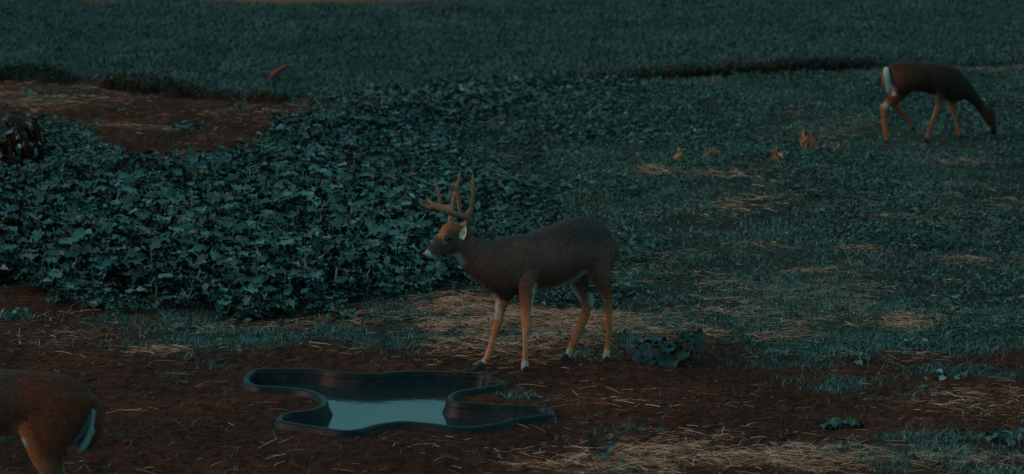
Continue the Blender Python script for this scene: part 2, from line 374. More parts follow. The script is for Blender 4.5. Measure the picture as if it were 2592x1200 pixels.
# ------------------------------------------------------------------ crop plants: sample sites
def sites(n, y0, y1, margin=1.32):
    n = int(n * 1.18)
    # uniform over the wedge of field
    y = np.sqrt(rng.random(n) * (y1 ** 2 - y0 ** 2) + y0 ** 2)
    x = (rng.random(n) * 2 - 1) * y * 0.2025 * margin
    return x, y
def thin(x, y, r):
    """greedy minimum spacing on a hash grid"""
    keep = []; cells = {}
    for i in range(len(x)):
        c = (int(math.floor(x[i] / r)), int(math.floor(y[i] / r))); ok = True
        for a in (-1, 0, 1):
            for b_ in (-1, 0, 1):
                for j in cells.get((c[0] + a, c[1] + b_), ()):
                    if (x[i] - x[j]) ** 2 + (y[i] - y[j]) ** 2 < r * r: ok = False; break
                if not ok: break
            if not ok: break
        if ok: keep.append(i); cells.setdefault(c, []).append(i)
    return np.array(keep)
x, y = sites(9000, 19.0, 37)
k = thin(x, y, 0.18); x, y = x[k], y[k]
px, py, cr, mxx, fa, st, gr = zones(x, y)
k = (cr > 0.35 + 0.65 * rng.random(len(x)) * sstep(800, 1400, px)) & (rng.random(len(x)) > .45 * sstep(1000, 1500, px)); x, y, px, py, cr = x[k], y[k], px[k], py[k], cr[k]
# a few plants standing clear of the patch, at the near edge
extra = [(620, 820), (655, 808), (595, 800), (165, 772), (215, 785), (300, 790), (250, 778), (350, 795), (860, 812), (145, 762)]
ex = np.array([G(a, b_)[:2] for a, b_ in extra])
x = np.r_[x, ex[:, 0]]; y = np.r_[y, ex[:, 1]]
jut = set(range(len(x) - len(extra), len(x) - len(extra) + 3))
px, py = W2P(x, y)
size = 1.05 - 0.50 * sstep(800, 1350, px) + (rng.random(len(x)) - .5) * .3
size *= 0.45 + 1.1 * fbm(x * 1.7, y * 1.3, 55, 2)
edge_d = sdist(px, py, CROP); size *= .55 + .45 * sstep(2, 34, edge_d)
size = np.clip(size * (1 + .28 * sstep(480, 640, py)), .45, 1.35) * (1 - .35 * (1 - sstep(330, 470, py)) * (px < 700))
bw = G(62, 430)[:2]; bd = np.hypot(x - bw[0], (y - bw[1]) * .55); size *= .5 + .5 * sstep(.2, .8, bd)
kk = (bd > .28) | (y > bw[1] + .6); keep_i = np.nonzero(kk)[0]; x, y, px, py, size = x[kk], y[kk], px[kk], py[kk], size[kk]; jut = {int(np.nonzero(keep_i == j_)[0][0]) for j_ in jut if kk[j_]}
inview = (px > -20) & (px < 2600)
order = np.argsort(np.where(inview, y, 1e9))
single = np.zeros(len(x), bool); single[order[:290]] = True
zz = ground_z(x, y)
cvV, cvF, base = [], [], 0
for i in range(len(x)):
    nl = int(rng.integers(15, 19)); s = size[i]
    az = np.arange(nl) * 2.399 + rng.random() * 6.28 + (rng.random(nl) - .5) * .6
    which = rng.integers(0, 14, nl); sc = s * (0.75 + .5 * rng.random(nl))
    tx = (rng.random(nl) - .5) * .5; ty = (rng.random(nl) - .5) * .45
    if single[i]:
        e = empty('crop_plant', (x[i], y[i], zz[i]), *(('broad-leaved crop plant in the small clump jutting into the straw left of the buck', 'crop plant', 'crop plants of the clump jutting into the straw') if i in jut else
              ('dark green broad-leaved crop plant crowded in the near half of the dense leafy patch', 'crop plant', 'broad-leaved crop plants in the near half of the leafy patch')))
        for q in range(nl):
            o = link('leaf', T_CROP_MESH[which[q]], e); o.rotation_euler = (tx[q], ty[q], az[q]); o.scale = (sc[q],) * 3
    else:
        for q in range(nl):
            v, f = T_CROP[which[q]]
            M = (rotz(az[q:q + 1]) @ roty(ty[q:q + 1]) @ rotx(tx[q:q + 1]))[0] * sc[q]
            cvV.append(v @ M.T + np.array([x[i], y[i], zz[i]])); cvF.append(f + base); base += len(v)
o = link('crop_cover', np_mesh('crop_cover', np.concatenate(cvV), np.concatenate(cvF)), None, M_crop)
tag(o, 'dark green broad-leaved crop covering the far half of the leafy patch', 'crop', kind='stuff')

# ------------------------------------------------------------------ mixed weeds: small leaves
wv = np.array([(-.1, 0, -.1), (.32, .26, .12), (.72, .20, .05), (1.15, 0, -.12), (.72, -.22, .10), (.32, -.24, .0), (.5, 0, -.07)], float)
wf = np.array([(0, 6, 1), (1, 6, 2), (2, 6, 3), (3, 6, 4), (4, 6, 5), (5, 6, 0)])
x, y = sites(75000, 14, 42)
px, py, cr, mxx, fa, st, gr = zones(x, y)
left = 1 - sstep(1000, 1900, px)
pat = sstep(.36, .64, fbm(x * .8, y * .45, 61))
Yb = np.interp(x, bank_w[:, 0], bank_w[:, 1])
dens = mxx * sstep(.25, .6, Yb - y + .15 * fbm(x * 3, y, 7)) * (0.20 + 0.20 * left + .60 * pat) * (1 - .7 * np.clip(st, 0, 1)) + np.clip(gr, 0, 1) * .10 + (.06 + .5 * sstep(900, 1300, px)) * cr
k = (rng.random(len(x)) < dens) & (pond_sd(x, y) < -.08); x, y, px, pat = x[k], y[k], px[k], pat[k]
rep = rng.integers(4, 8, len(x)); big = (.6 + .9 * rng.random(len(x)) ** 2) * (1 + .7 * (1 - sstep(1050, 1700, px)) * (y > 21.5)) * (.8 + .4 * pat) * (1 - .28 * sstep(1500, 1900, px))
ci = np.repeat(np.arange(len(x)), rep); n = len(ci)
a_ = rng.random(n) * 6.28
s = (0.030 + 0.030 * rng.random(n)) * big[ci]
M = rotz(a_) @ roty(-(rng.random(n) * .95 - .35)) @ rotx((rng.random(n) - .5) * 1.4) * s[:, None, None]
X = x[ci] + np.cos(a_) * s * .5; Y = y[ci] + np.sin(a_) * s * .5
T = np.stack([X, Y, ground_z(X, Y) + (.012 + .06 * rng.random(n)) * big[ci]], -1)
V, Fc = stamp(wv, wf, n, M, T)
o = link('weed_cover', np_mesh('weed_cover', V, Fc), None, M_weed)
tag(o, 'low small-leaved weeds covering the right half of the field', 'weeds', kind='stuff')

# ------------------------------------------------------------------ grass
bv = np.array([(0, -.5, 0), (0, .5, 0), (.10, .42, .55), (.10, -.42, .55), (.42, 0, 1.0)], float)   # unit blade: y width, z height, x lean
def blades(name, x, y, h, w, mat, label, lean=1.0, cat='grass', z0=0.0):
    n = len(x); b_ = bv
    a = rng.random(n) * 6.28
    R = rotz(a)
    S = np.zeros((n, 3, 3)); S[:, 0, 0] = h * lean * (0.3 + 1.4 * rng.random(n)); S[:, 1, 1] = w; S[:, 2, 2] = h
    T = np.stack([x, y, ground_z(x, y) + z0 - .004], -1)
    V = np.einsum('nij,vj->nvi', R @ S, b_) + T[:, None]
    f = np.array([(0, 1, 2), (0, 2, 3), (3, 2, 4)])
    Fc = (f[None] + (np.arange(n) * 5)[:, None, None]).reshape(-1, 3)
    o = link(name, np_mesh(name, V.reshape(-1, 3), Fc), None, mat)
    return tag(o, label, cat, kind='stuff')
x, y = sites(230000, 33, 62)
px, py, cr, mxx, fa, st, gr = zones(x, y)
topst = np.exp(-(((px - 700) / 400) ** 2 + ((py - 0) / 17.0) ** 2))
k = (fa > .5) & (rng.random(len(x)) < .5 + .8 * fbm(x * .9, y * .9, 71) - 1.6 * topst); x, y = x[k], y[k]
blades('meadow_grass', x, y, .03 + .045 * rng.random(len(x)) ** 2, .014 + .010 * rng.random(len(x)), M_grass, 'even dark green grass on the far field beyond the bank', 2.6)
def low_grass(n, y0, y1):
    x, y = sites(n, y0, y1)
    px, py, cr, mxx, fa, st, gr = zones(x, y)
    dens = mxx * .6 * (.15 + 1.5 * sstep(.3, .7, fbm(x * 1.2, y * 1.2, 81))) * (1 - .6 * np.clip(st, 0, 1)) + np.clip(gr, 0, 1) * 1.0 * sstep(.25, .6, fbm(x * 4, y * 4, 83)) + .008 * (1 - cr)
    k = (rng.random(len(x)) < dens) & (pond_sd(x, y) < -.03)
    return x[k], y[k]
x1, y1 = low_grass(260000, 13.6, 22); x2, y2 = low_grass(380000, 22, 42); x, y = np.r_[x1, x2], np.r_[y1, y2]
blades('short_grass', x, y, .018 + .045 * rng.random(len(x)) ** 2, np.where(y < 22, .0048, .008) * (.7 + .6 * rng.random(len(x))), M_weed, 'thin short grass growing between the straw and the bare soil', 3.0)
# dead thatch hanging over the bank edge, coloured darker for the undercut's shade
n = 26000; x = (rng.random(n) * 2 - 1) * 9.5; Yb = np.interp(x, bank_w[:, 0], bank_w[:, 1])
y = Yb + .02 + rng.random(n) ** 1.6 * .6 - (fbm(x * 2.5, x * 0, 21, 3) - 0.5) * 0.5
px, _ = W2P(x, y); h = np.interp(px, bank_h_px, bank_h_v)
k = rng.random(n) < (h - .02) * 5; x, y, h = x[k], y[k], h[k]
blades('bank_grass', x, y, (.03 + .05 * rng.random(len(x))) * (.5 + h * 6), .012 + .01 * rng.random(len(x)), M_bank, 'dark ragged grass hanging over the edge of the low bank', 2.2)

# ------------------------------------------------------------------ straw
sv = np.array([(-.5, -.5, 0), (-.5, .5, 0), (-.16, .5, 1), (-.16, -.5, 1), (.2, .5, .7), (.2, -.5, .7), (.5, .4, -.2), (.5, -.4, -.2)], float)
sf = np.array([(0, 1, 2, 3), (3, 2, 4, 5), (5, 4, 6, 7)])
x, y = sites(330000, 13.6, 42); x1, y1 = sites(150000, 13.6, 24); x, y = np.r_[x, x1], np.r_[y, y1]
px, py, cr, mxx, fa, st, gr = zones(x, y)
bare = np.clip(1 - cr * 1.2 - mxx - fa, 0, 1)
dens = np.clip(st, 0, 1.4) * np.where(mxx > .5, .95, .62) * (1 - cr * .8) * (1 - fa) + bare * .0065 * (y < 26) * (.2 + 2 * sstep(.4, .7, fbm(x * 2, y * 2, 95))) + bare * .015 * (y > 26) + mxx * .24 * sstep(.55, .66, fbm(x * 1.1, y * .9, 91)) + mxx * .006
k = (rng.random(len(x)) < dens) & (pond_sd(x, y) < -.03); x, y, st = x[k], y[k], st[k]; n = len(x)
ln = .04 + .16 * rng.random(n) ** 1.8; wd = np.where(y < 24, .0024, .0040) * (.8 + .8 * rng.random(n))
az = (rng.random(n) - .5) * 2.0 + (rng.random(n) < .25) * rng.random(n) * 3.1
S = np.zeros((n, 3, 3)); S[:, 0, 0] = ln; S[:, 1, 1] = wd; S[:, 2, 2] = ln * .05 * rng.random(n)
M = rotz(az) @ roty((rng.random(n) - .5) * .35) @ rotx((rng.random(n) - .5) * 1.0) @ S
T = np.stack([x, y, ground_z(x, y) + .008 + .03 * rng.random(n) * np.clip(st, 0, 1.3)], -1)
V, Fc = stamp(sv, sf, n, M, T)
o = link('straw', np_mesh('straw', V, Fc, False), None, M_straw)
tag(o, 'pale loose straw scattered in drifts over soil and weeds', 'straw', kind='stuff')

# ------------------------------------------------------------------ clods and pebbles on the bare soil
ico = bmesh.new(); bmesh.ops.create_icosphere(ico, subdivisions=1, radius=1.0)
iv = np.array([v.co[:] for v in ico.verts]); ifc = np.array([[v.index for v in f.verts] for f in ico.faces]); ico.free()
x, y = sites(90000, 13.6, 34)
px, py, cr, mxx, fa, st, gr = zones(x, y)
k = (rng.random(len(x)) < np.clip(1 - cr * 1.2 - mxx - fa, 0, 1) * .6 * fbm(x * 3, y * 3, 93)) & (pond_sd(x, y) < -.04); x, y = x[k], y[k]; n = len(x)
s = .004 + .016 * rng.random(n) ** 3
S = np.zeros((n, 3, 3)); S[:, 0, 0] = s * (.8 + rng.random(n)); S[:, 1, 1] = s * (.8 + rng.random(n)); S[:, 2, 2] = s * (.4 + .5 * rng.random(n))
S += (rng.random((n, 3, 3)) - .5) * s[:, None, None] * .6
V, Fc = stamp(iv, ifc, n, rotz(rng.random(n) * 6.28) @ S, np.stack([x, y, ground_z(x, y) + .002], -1))
o = link('soil_clods', np_mesh('soil_clods', V, Fc), None, M_clod)
tag(o, 'small crumbs and clods of red clay on the bare ground', 'soil', kind='stuff')

# ------------------------------------------------------------------ pond liner and water
M_plastic, t, b = mat_new('black_plastic')
n1 = noise(t, 9, 5); n2 = noise(t, 40, 3)
c = ramp(t, n1, [(0.35, (0.004, 0.005, 0.007)), (0.6, (0.008, 0.011, 0.014)), (0.8, (0.022, 0.026, 0.031))])
c = mix(t, c, (.055, .030, .022), ramp(t, noise(t, 5, 6, rough=.75), [(.52, (0, 0, 0)), (.72, (.75, .75, .75))]))
t.links.new(c, b.inputs['Base Color']); t.links.new(ramp(t, n2, [(0.3, (0.36,) * 3), (0.7, (0.52,) * 3)]), b.inputs['Roughness'])
b.inputs['Specular IOR Level'].default_value = 0.2
bump(t, b, n2, 0.12, 0.004)
M_water, t, b = mat_new('pond_water')
t.links.new(ramp(t, noise(t, 1.6, 3), [(0.3, (0.016, 0.024, 0.024)), (0.7, (0.026, 0.034, 0.034))]), b.inputs['Base Color'])
b.inputs['Roughness'].default_value = 0.11; b.inputs['IOR'].default_value = 1.33; b.inputs['Specular IOR Level'].default_value = 0.85
bump(t, b, noise(t, 5, 3), 0.35, 0.008)

pc = G(1000, 1000)
pond = empty('pond_liner', (pc[0], pc[1], 0), 'black moulded plastic pond liner with wavy rim sunk in the soil', 'pond')
off = np.array([pc[0], pc[1], 0])
# rim: a rolled lip swept along the outline
Pn = len(rim_c)
tan = np.roll(rim_c, -1, 0) - np.roll(rim_c, 1, 0); tan /= np.linalg.norm(tan, axis=1)[:, None]
nrm = np.stack([-tan[:, 1], tan[:, 0]], -1)
test = sdist(rim_c[:, 0] + nrm[:, 0] * .01, rim_c[:, 1] + nrm[:, 1] * .01, rim_c)
nrm *= np.where(test > 0, 1, -1)[:, None]           # points inwards
prof = [(0.046, -0.035), (0.038, -0.008), (0.033, -0.001), (0.028, 0.002), (0.010, 0.001), (0.002, -0.003), (-0.004, -0.009), (-0.008, -0.020), (-0.010, -0.034), (-0.018, -0.040), (-0.022, -0.060)]
ripple = (fbm(rim_c[:, 0] * 6, rim_c[:, 1] * 6, 44, 2) - .5) * .008
V = []
for (d, h) in prof:
    V.append(np.column_stack([rim_c + nrm * d, np.full(Pn, RIMZ + h) + ripple]))
V = np.concatenate(V) - off
Fc = []
for j in range(len(prof) - 1):
    a = np.arange(Pn); b_ = (a + 1) % Pn
    Fc.append(np.stack([j * Pn + a, j * Pn + b_, (j + 1) * Pn + b_, (j + 1) * Pn + a], -1))
me = np_mesh('rim', V, np.concatenate(Fc)); link('rim', me, pond, M_plastic)
# basin
gx = np.arange(rim_bb[0] + .35, rim_bb[1] - .35, .0125); gy = np.arange(rim_bb[2] + .35, rim_bb[3] - .35, .0125)
BX, BY = np.meshgrid(gx, gy); sd_ = sdist(BX.ravel(), BY.ravel(), rim_c).reshape(BX.shape)
bpx, bpy_ = W2P(BX, BY, RIMZ)
bu = (bpx - 580) / .3339; bvv = (bpy_ - 880) / .3339
dd = np.clip(sd_ - 0.040, 0, None)
depth = .030 + np.minimum(dd * 2.6, .105) + np.clip(dd - .085, 0, .05) * .5 + np.clip(dd - .135, 0, .1) * 1.6
shelf = np.maximum(sstep(1850, 2150, bu) * sstep(380, 420, bvv), sstep(1900, 1960, bu) * (1 - sstep(300, 340, bvv)))
depth_shelf = .030 + np.minimum(dd * .75, .055 + 0 * dd)
depth_corner = .02 + np.minimum(dd * .6, .02)
up = sstep(1930, 1960, bu) * (1 - sstep(300, 340, bvv))
depth = depth * (1 - shelf) + depth_shelf * shelf; depth = depth * (1 - up) + depth_corner * up
inside = sd_ > 0.030
id_ = -np.ones(BX.shape, int); id_[inside] = np.arange(inside.sum())
q = inside[:-1, :-1] & inside[1:, :-1] & inside[:-1, 1:] & inside[1:, 1:]
Fc = np.stack([id_[:-1, :-1][q], id_[:-1, 1:][q], id_[1:, 1:][q], id_[1:, :-1][q]], -1)
V = np.stack([BX[inside], BY[inside], RIMZ - depth[inside]], -1) - off
link('basin', np_mesh('basin', V, Fc), pond, M_plastic)
# water sheet: only where the basin lies below the water level
wet = (sd_ > 0.045) & (RIMZ - depth < WATZ + .012)
id_ = -np.ones(BX.shape, int); id_[wet] = np.arange(wet.sum())
q = wet[:-1, :-1] & wet[1:, :-1] & wet[:-1, 1:] & wet[1:, 1:]
Fc = np.stack([id_[:-1, :-1][q], id_[:-1, 1:][q], id_[1:, 1:][q], id_[1:, :-1][q]], -1)
V = np.stack([BX[wet], BY[wet], np.full(wet.sum(), WATZ)], -1)
o = link('water', np_mesh('water', V, Fc), None, M_water); tag(o, 'still grey water lying in the black pond liner', kind='structure')

n = 420; q_ = rng.integers(0, wet.sum(), n * 3); fx_ = BX[wet][q_]; fy_ = BY[wet][q_]; fpx, fpy = W2P(fx_, fy_, WATZ)
k = (np.abs(fpy - 1005 - 8 * np.sin(fpx * .01)) < 9 * rng.random(n * 3) + 1) | (rng.random(n * 3) < .03); fx_, fy_ = fx_[k][:n], fy_[k][:n]; n = len(fx_)
sz_ = .006 + .016 * rng.random(n) ** 2; S = np.zeros((n, 3, 3)); S[:, 0, 0] = sz_; S[:, 1, 1] = sz_ * .5; S[:, 2, 2] = .004
V, Fc = stamp(wv, wf, n, rotz(rng.random(n) * 6.28) @ S, np.stack([fx_, fy_, np.full(n, WATZ + .002)], -1))
o = link('floating_debris', np_mesh('floating_debris', V, Fc), None, M_bank); tag(o, 'dark specks of leaf and straw floating on the pond water', 'debris', kind='stuff')

# ------------------------------------------------------------------ deer
def fur_mat(name, rough=0.85):
    m, t, b = mat_new(name)
    at = N(t, 'ShaderNodeAttribute'); at.attribute_name = 'tint'
    tc = N(t, 'ShaderNodeTexCoord'); mp = N(t, 'ShaderNodeMapping'); mp.inputs['Scale'].default_value = (1, 1, .45)
    t.links.new(tc.outputs['Object'], mp.inputs[0])
    a = noise(t, 160, 4, mp.outputs[0]); a2 = noise(t, 9, 4, mp.outputs[0])
    c = mix(t, at.outputs['Color'], ramp(t, a, [(0.3, (0.65,) * 3), (0.7, (1.3,) * 3)]), 0.8, 'MULTIPLY')
    c = mix(t, c, ramp(t, a2, [(0.3, (0.68,) * 3), (0.7, (1.28,) * 3)]), 0.9, 'MULTIPLY')
    t.links.new(c, b.inputs['Base Color']); b.inputs['Roughness'].default_value = rough
    b.inputs['Specular IOR Level'].default_value = 0.15
    b.inputs['Sheen Weight'].default_value = 0.08; b.inputs['Sheen Roughness'].default_value = 0.5
    bump(t, b, math_(t, 'ADD', a, math_(t, 'MULTIPLY', a2, 1.5)), 0.7, 0.006)
    return m
M_fur = fur_mat('deer_fur')
M_hair, t, b = mat_new('coat_hair')
at = N(t, 'ShaderNodeAttribute'); at.attribute_name = 'tint'; t.links.new(at.outputs['Color'], b.inputs['Base Color']); b.inputs['Roughness'].default_value = .7; b.inputs['Specular IOR Level'].default_value = .2
M_velvet, t, b = mat_new('antler_velvet')
t.links.new(ramp(t, noise(t, 40, 4), [(0.3, (0.18, 0.088, 0.058)), (0.7, (0.40, 0.19, 0.12))]), b.inputs['Base Color']); b.inputs['Roughness'].default_value = .75
b.inputs['Specular IOR Level'].default_value = .2; bump(t, b, noise(t, 90, 3), .4, .003)
M_hoof, t, b = mat_new('hoof_horn'); t.links.new(ramp(t, noise(t, 60, 3), [(0.3, (.008,) * 3), (0.7, (.02,) * 3)]), b.inputs['Base Color']); b.inputs['Roughness'].default_value = .5
M_eye, t, b = mat_new('eye_dark'); t.links.new(ramp(t, noise(t, 60, 3), [(0.3, (.006, .004, .003)), (0.7, (.012, .008, .006))]), b.inputs['Base Color']); b.inputs['Roughness'].default_value = .08
M_nose, t, b = mat_new('nose_black'); t.links.new(ramp(t, noise(t, 90, 3), [(0.3, (.006,) * 3), (0.7, (.016,) * 3)]), b.inputs['Base Color']); b.inputs['Roughness'].default_value = .35

def tube(secs, sub=4, ring=20, power=1.0):
    """secs: rows (cx,cy,cz, ax,ay,az, lx,ly,lz): centre and two half axes -> closed mesh arrays"""
    S = catmull(np.array(secs, float), sub)
    th = np.linspace(0, 2 * np.pi, ring, endpoint=False)
    ct, st = np.cos(th), np.sin(th)
    V = S[:, None, 0:3] + st[None, :, None] * S[:, None, 3:6] + ct[None, :, None] * S[:, None, 6:9]
    # rounded ends
    def cap(s0, s1):
        d = (s0[0:3] - s1[0:3]); d /= (np.linalg.norm(d) + 1e-9)
        r = min(np.linalg.norm(s0[3:6]), np.linalg.norm(s0[6:9])); rows = []
        for f in (.5, .82, .97):
            rows.append(s0[0:3] + d * r * f * .9 + math.sqrt(max(0, 1 - f * f)) * (st[:, None] * s0[3:6] + ct[:, None] * s0[6:9]))
        return rows
    A = cap(S[0], S[1])[::-1]; B = cap(S[-1], S[-2])
    V = np.concatenate([np.array(A), V, np.array(B)])
    m = len(V); V = V.reshape(-1, 3)
    i, j = np.meshgrid(np.arange(m - 1), np.arange(ring), indexing='ij')
    a = i * ring + j; b_ = i * ring + (j + 1) % ring
    quads = np.stack([a, b_, b_ + ring, a + ring], -1).reshape(-1, 4)
    n0 = len(V); V = np.vstack([V, V[:ring].mean(0), V[-(ring):].mean(0)])
    js = np.arange(ring)
    tri = [(n0, (j_ + 1) % ring, j_) for j_ in js] + [(n0 + 1, (m - 1) * ring + j_, (m - 1) * ring + (j_ + 1) % ring) for j_ in js]
    return V, [tuple(r) for r in quads] + tri
def merged(parts, voxel, smooth_it, name):
    me = bpy.data.meshes.new(name + '_raw'); V, Fc, base = [], [], 0
    for v, f in parts:
        V.append(v); Fc += [tuple(int(i) + base for i in q) for q in f]; base += len(v)
    me.from_pydata(np.concatenate(V).tolist(), [], Fc); me.update()
    o = bpy.data.objects.new('temp', me); col.objects.link(o)
    r = o.modifiers.new('r', 'REMESH'); r.mode = 'VOXEL'; r.voxel_size = voxel; r.use_smooth_shade = True
    s = o.modifiers.new('s', 'SMOOTH'); s.iterations = smooth_it; s.factor = .5
    dg = bpy.context.evaluated_depsgraph_get(); ev = o.evaluated_get(dg)
    res = bpy.data.meshes.new_from_object(ev, depsgraph=dg); res.name = name
    bpy.data.objects.remove(o); bpy.data.meshes.remove(me)
    res.polygons.foreach_set('use_smooth', np.ones(len(res.polygons), bool))
    return res
def verts_of(me):
    a = np.empty(len(me.vertices) * 3, np.float32); me.vertices.foreach_get('co', a); return a.reshape(-1, 3).astype(float)
def set_tint(me, c):
    a = me.color_attributes.new('tint', 'FLOAT_COLOR', 'POINT'); d = np.ones((len(me.vertices), 4), np.float32); d[:, :3] = c
    a.data.foreach_set('color', d.ravel())
def shift(me, off):
    v = verts_of(me) - off; me.vertices.foreach_set('co', v.astype(np.float32).ravel()); me.update()

class Deer:
    def __init__(s, name_label, conv, ref_px, ref_Y, scale, yaw, ground_px):
        s.c = conv; s.yaw = yaw; s.ref_px = ref_px; s.refY = ref_Y; s.sc = scale
        s.L = np.array([-math.sin(yaw), math.cos(yaw), 0.0])
        gp = G(*ground_px); s.origin = np.array([gp[0], gp[1], 0.0])
        s.face = -1; s.hairs = 42000; s.hair_w = 1.0; s.root = empty('deer', tuple(s.origin), name_label, 'deer'); s.parts = []
    def Yc(s, px): return s.refY + (px - s.ref_px) / s.sc * math.tan(s.yaw)
    def sec(s, A, B, w, lat=0.0, Y=None):
        a = s.c(*A); b_ = s.c(*B); cx = (a[0] + b_[0]) / 2
        y = s.Yc(cx) + lat if Y is None else Y
        pa, pb = P(a[0], a[1], y), P(b_[0], b_[1], y)
        c = (pa + pb) / 2; h = (pa - pb) / 2
        return [*c, *h, *(s.L * w)]
    def trunk(s, secs, **kw): s.parts.append(tube([s.sec(*q) for q in secs], **kw))
    def leg(s, secs, lat, hoof_bottom, hb):
        """hoof_bottom: conv coordinates (left, right, top, bottom) ; hb: how far the hoof is above ground"""
        l, r, tp, bt = hoof_bottom
        hp = s.c((l + r) / 2, bt); gY = G(hp[0], hp[1] - 1, hb)[1]
        v0 = (secs[0][0][1] + secs[0][1][1]) / 2; c0 = s.c((secs[0][0][0] + secs[0][1][0]) / 2, v0); Y0 = s.Yc(c0[0]) + lat
        rows = []
        for (A, B, w) in secs:
            v = (A[1] + B[1]) / 2; f = (v - v0) / (bt - v0)
            rows.append(s.sec(A, B, w, 0, Y0 * (1 - f) + gY * f))
        s.parts.append(tube(rows, ring=14))
        s.make_hoof(l, r, tp, bt, gY)
    def make_hoof(s, l, r, tp, bt, Y):
        # two toes and two dewclaws; the toe points to the side the deer faces
        face = s.face
        a = P(*s.c(l, bt), Y); b_ = P(*s.c(r, bt), Y); tpt = P(*s.c((l + r) / 2, tp), Y)
        length = (b_[0] - a[0]); zb = a[2]; ht = (tpt[2] - zb) * 1.05
        heel = (b_ if face < 0 else a).copy(); V, Fc, base = [], [], 0
        for side in (-1, 1):
            o = s.L * side * .0165
            prof = [(-.05, 0.0, 1.2), (.25, 0.0, 1.75), (.6, 0.0, 1.3), (1.08, 0.0, .22)]
            ring = []
            for (f, z0, hh) in prof:
                x = heel[0] + face * length * f; w = .0155 * (1 - .55 * f * f)
                for (dy, dz) in ((-w, 0), (w, 0), (w * .75, ht * hh), (-w * .75, ht * hh)):
                    ring.append((x, heel[1] + o[1] + dy, zb + dz + z0))
            V += ring
            for i in range(3):
                for j in range(4):
                    Fc.append((base + i * 4 + j, base + i * 4 + (j + 1) % 4, base + i * 4 + 4 + (j + 1) % 4, base + i * 4 + 4 + j))
            Fc += [(base, base + 3, base + 2, base + 1), (base + 12, base + 13, base + 14, base + 15)]; base += 16
        for side in (-1, 1):      # dewclaws behind
            c = heel + np.array([-face * .012, s.L[1] * side * .014, ht * 2.0]); q = .009
            vs = [(c[0] + dx * q, c[1] + dy * q * .7, c[2] + dz * q * 1.3) for dx, dy, dz in ((1, 0, 0), (-1, 0, 0), (0, 1, 0), (0, -1, 0), (0, 0, 1), (0, 0, -1))]
            V += vs
            for tq in ((0, 2, 4), (2, 1, 4), (1, 3, 4), (3, 0, 4), (2, 0, 5), (1, 2, 5), (3, 1, 5), (0, 3, 5)): Fc.append(tuple(base + i for i in tq))
            base += 6
        me = bpy.data.meshes.new('hoof'); me.from_pydata((np.array(V) - s.origin).tolist(), [], Fc); me.update()
        o = link('hoof', me, s.root, M_hoof); bv_ = o.modifiers.new('b', 'BEVEL'); bv_.width = .003; bv_.segments = 2
    def finish(s, base_fn, strokes, voxel=.0075):
        me = merged(s.parts, voxel, 7, 'body'); v = verts_of(me)
        px, py = W2P(v[:, 0], v[:, 1], v[:, 2])
        c = base_fn(px, py, v)
        for (colr, line, rad, soft, k) in strokes:
            pts = [s.c(*q) for q in line]; d = np.full(len(px), 1e9)
            for i in range(max(1, len(pts) - 1)):
                a = np.array(pts[i]); b_ = np.array(pts[min(i + 1, len(pts) - 1)]); e = b_ - a
                tt = np.clip(((px - a[0]) * e[0] + (py - a[1]) * e[1]) / (e @ e + 1e-9), 0, 1)
                d = np.minimum(d, np.hypot(px - a[0] - e[0] * tt, py - a[1] - e[1] * tt))
            d = d + (fbm(px * .35 + 50, py * .22 + v[:, 1] * 30, 5, 3) - .5) * min(rad, 9) * 1.1
            m = (1 - sstep(rad * (1 - soft), rad * (1 + soft), d))[:, None] * k
            c = c * (1 - m) + np.array(colr) * m
        set_tint(me, c); shift(me, s.origin)
        o = link('body', me, s.root, M_fur)
        s.hair(me, c, int(s.hairs)); return o
    def hair(s, me, c, n):
        # short coat hairs lying back along the body, so the coat has grain and a soft outline
        v = verts_of(me); nn = np.empty(len(v) * 3, np.float32); me.vertices.foreach_get('normal', nn); nn = nn.reshape(-1, 3).astype(float)
        i = rng.integers(0, len(v), n); p = v[i] + (rng.random((n, 3)) - .5) * .008; nr = nn[i]
        zrel = v[i][:, 2]; leg = 1 - sstep(.40, .60, zrel)
        flow = np.stack([-s.face * (1 - leg * .8), np.full(n, .05), -.45 - leg], -1) + (rng.random((n, 3)) - .5) * .7
        flow -= nr * (flow * nr).sum(1)[:, None]; flow /= np.linalg.norm(flow, axis=1)[:, None] + 1e-6
        d = flow + nr * (.10 + .22 * rng.random(n))[:, None]
        side = np.cross(flow, nr); L = (.012 + .014 * rng.random(n)) * (1 - .55 * leg); w = (.0016 + .0012 * rng.random(n)) * s.hair_w
        a = p - side * w[:, None] - nr * .001; b_ = p + side * w[:, None] - nr * .001; t_ = p + d * L[:, None]
        V = np.stack([a, b_, t_], 1).reshape(-1, 3); Fc = np.arange(n * 3).reshape(-1, 3)
        cc = c[i] * (.55 + 1.1 * rng.random(n) ** 1.5)[:, None]
        o = link('coat_hair', np_mesh('coat_hair', V, Fc, False, np.repeat(cc, 3, 0)), s.root, M_hair); o['kind'] = 'stuff'
        # shade each hair with the skin it lies on
        me2 = o.data; me2.polygons.foreach_set('use_smooth', np.ones(n, bool)); me2.normals_split_custom_set(np.repeat(nr, 3, 0).tolist())
    def blob(s, name, pt, Y, r, mat, seg=12):
        p = P(*s.c(*pt), Y) - s.origin; bm = bmesh.new(); bmesh.ops.create_uvsphere(bm, u_segments=seg, v_segments=8, radius=1.0)
        for v in bm.verts: v.co = Vector((p[0] + v.co.x * r[0], p[1] + v.co.y * r[1], p[2] + v.co.z * r[2]))
        me = bpy.data.meshes.new(name); bm.to_mesh(me); bm.free()
        for f in me.polygons: f.use_smooth = True
        return link(name, me, s.root, mat)
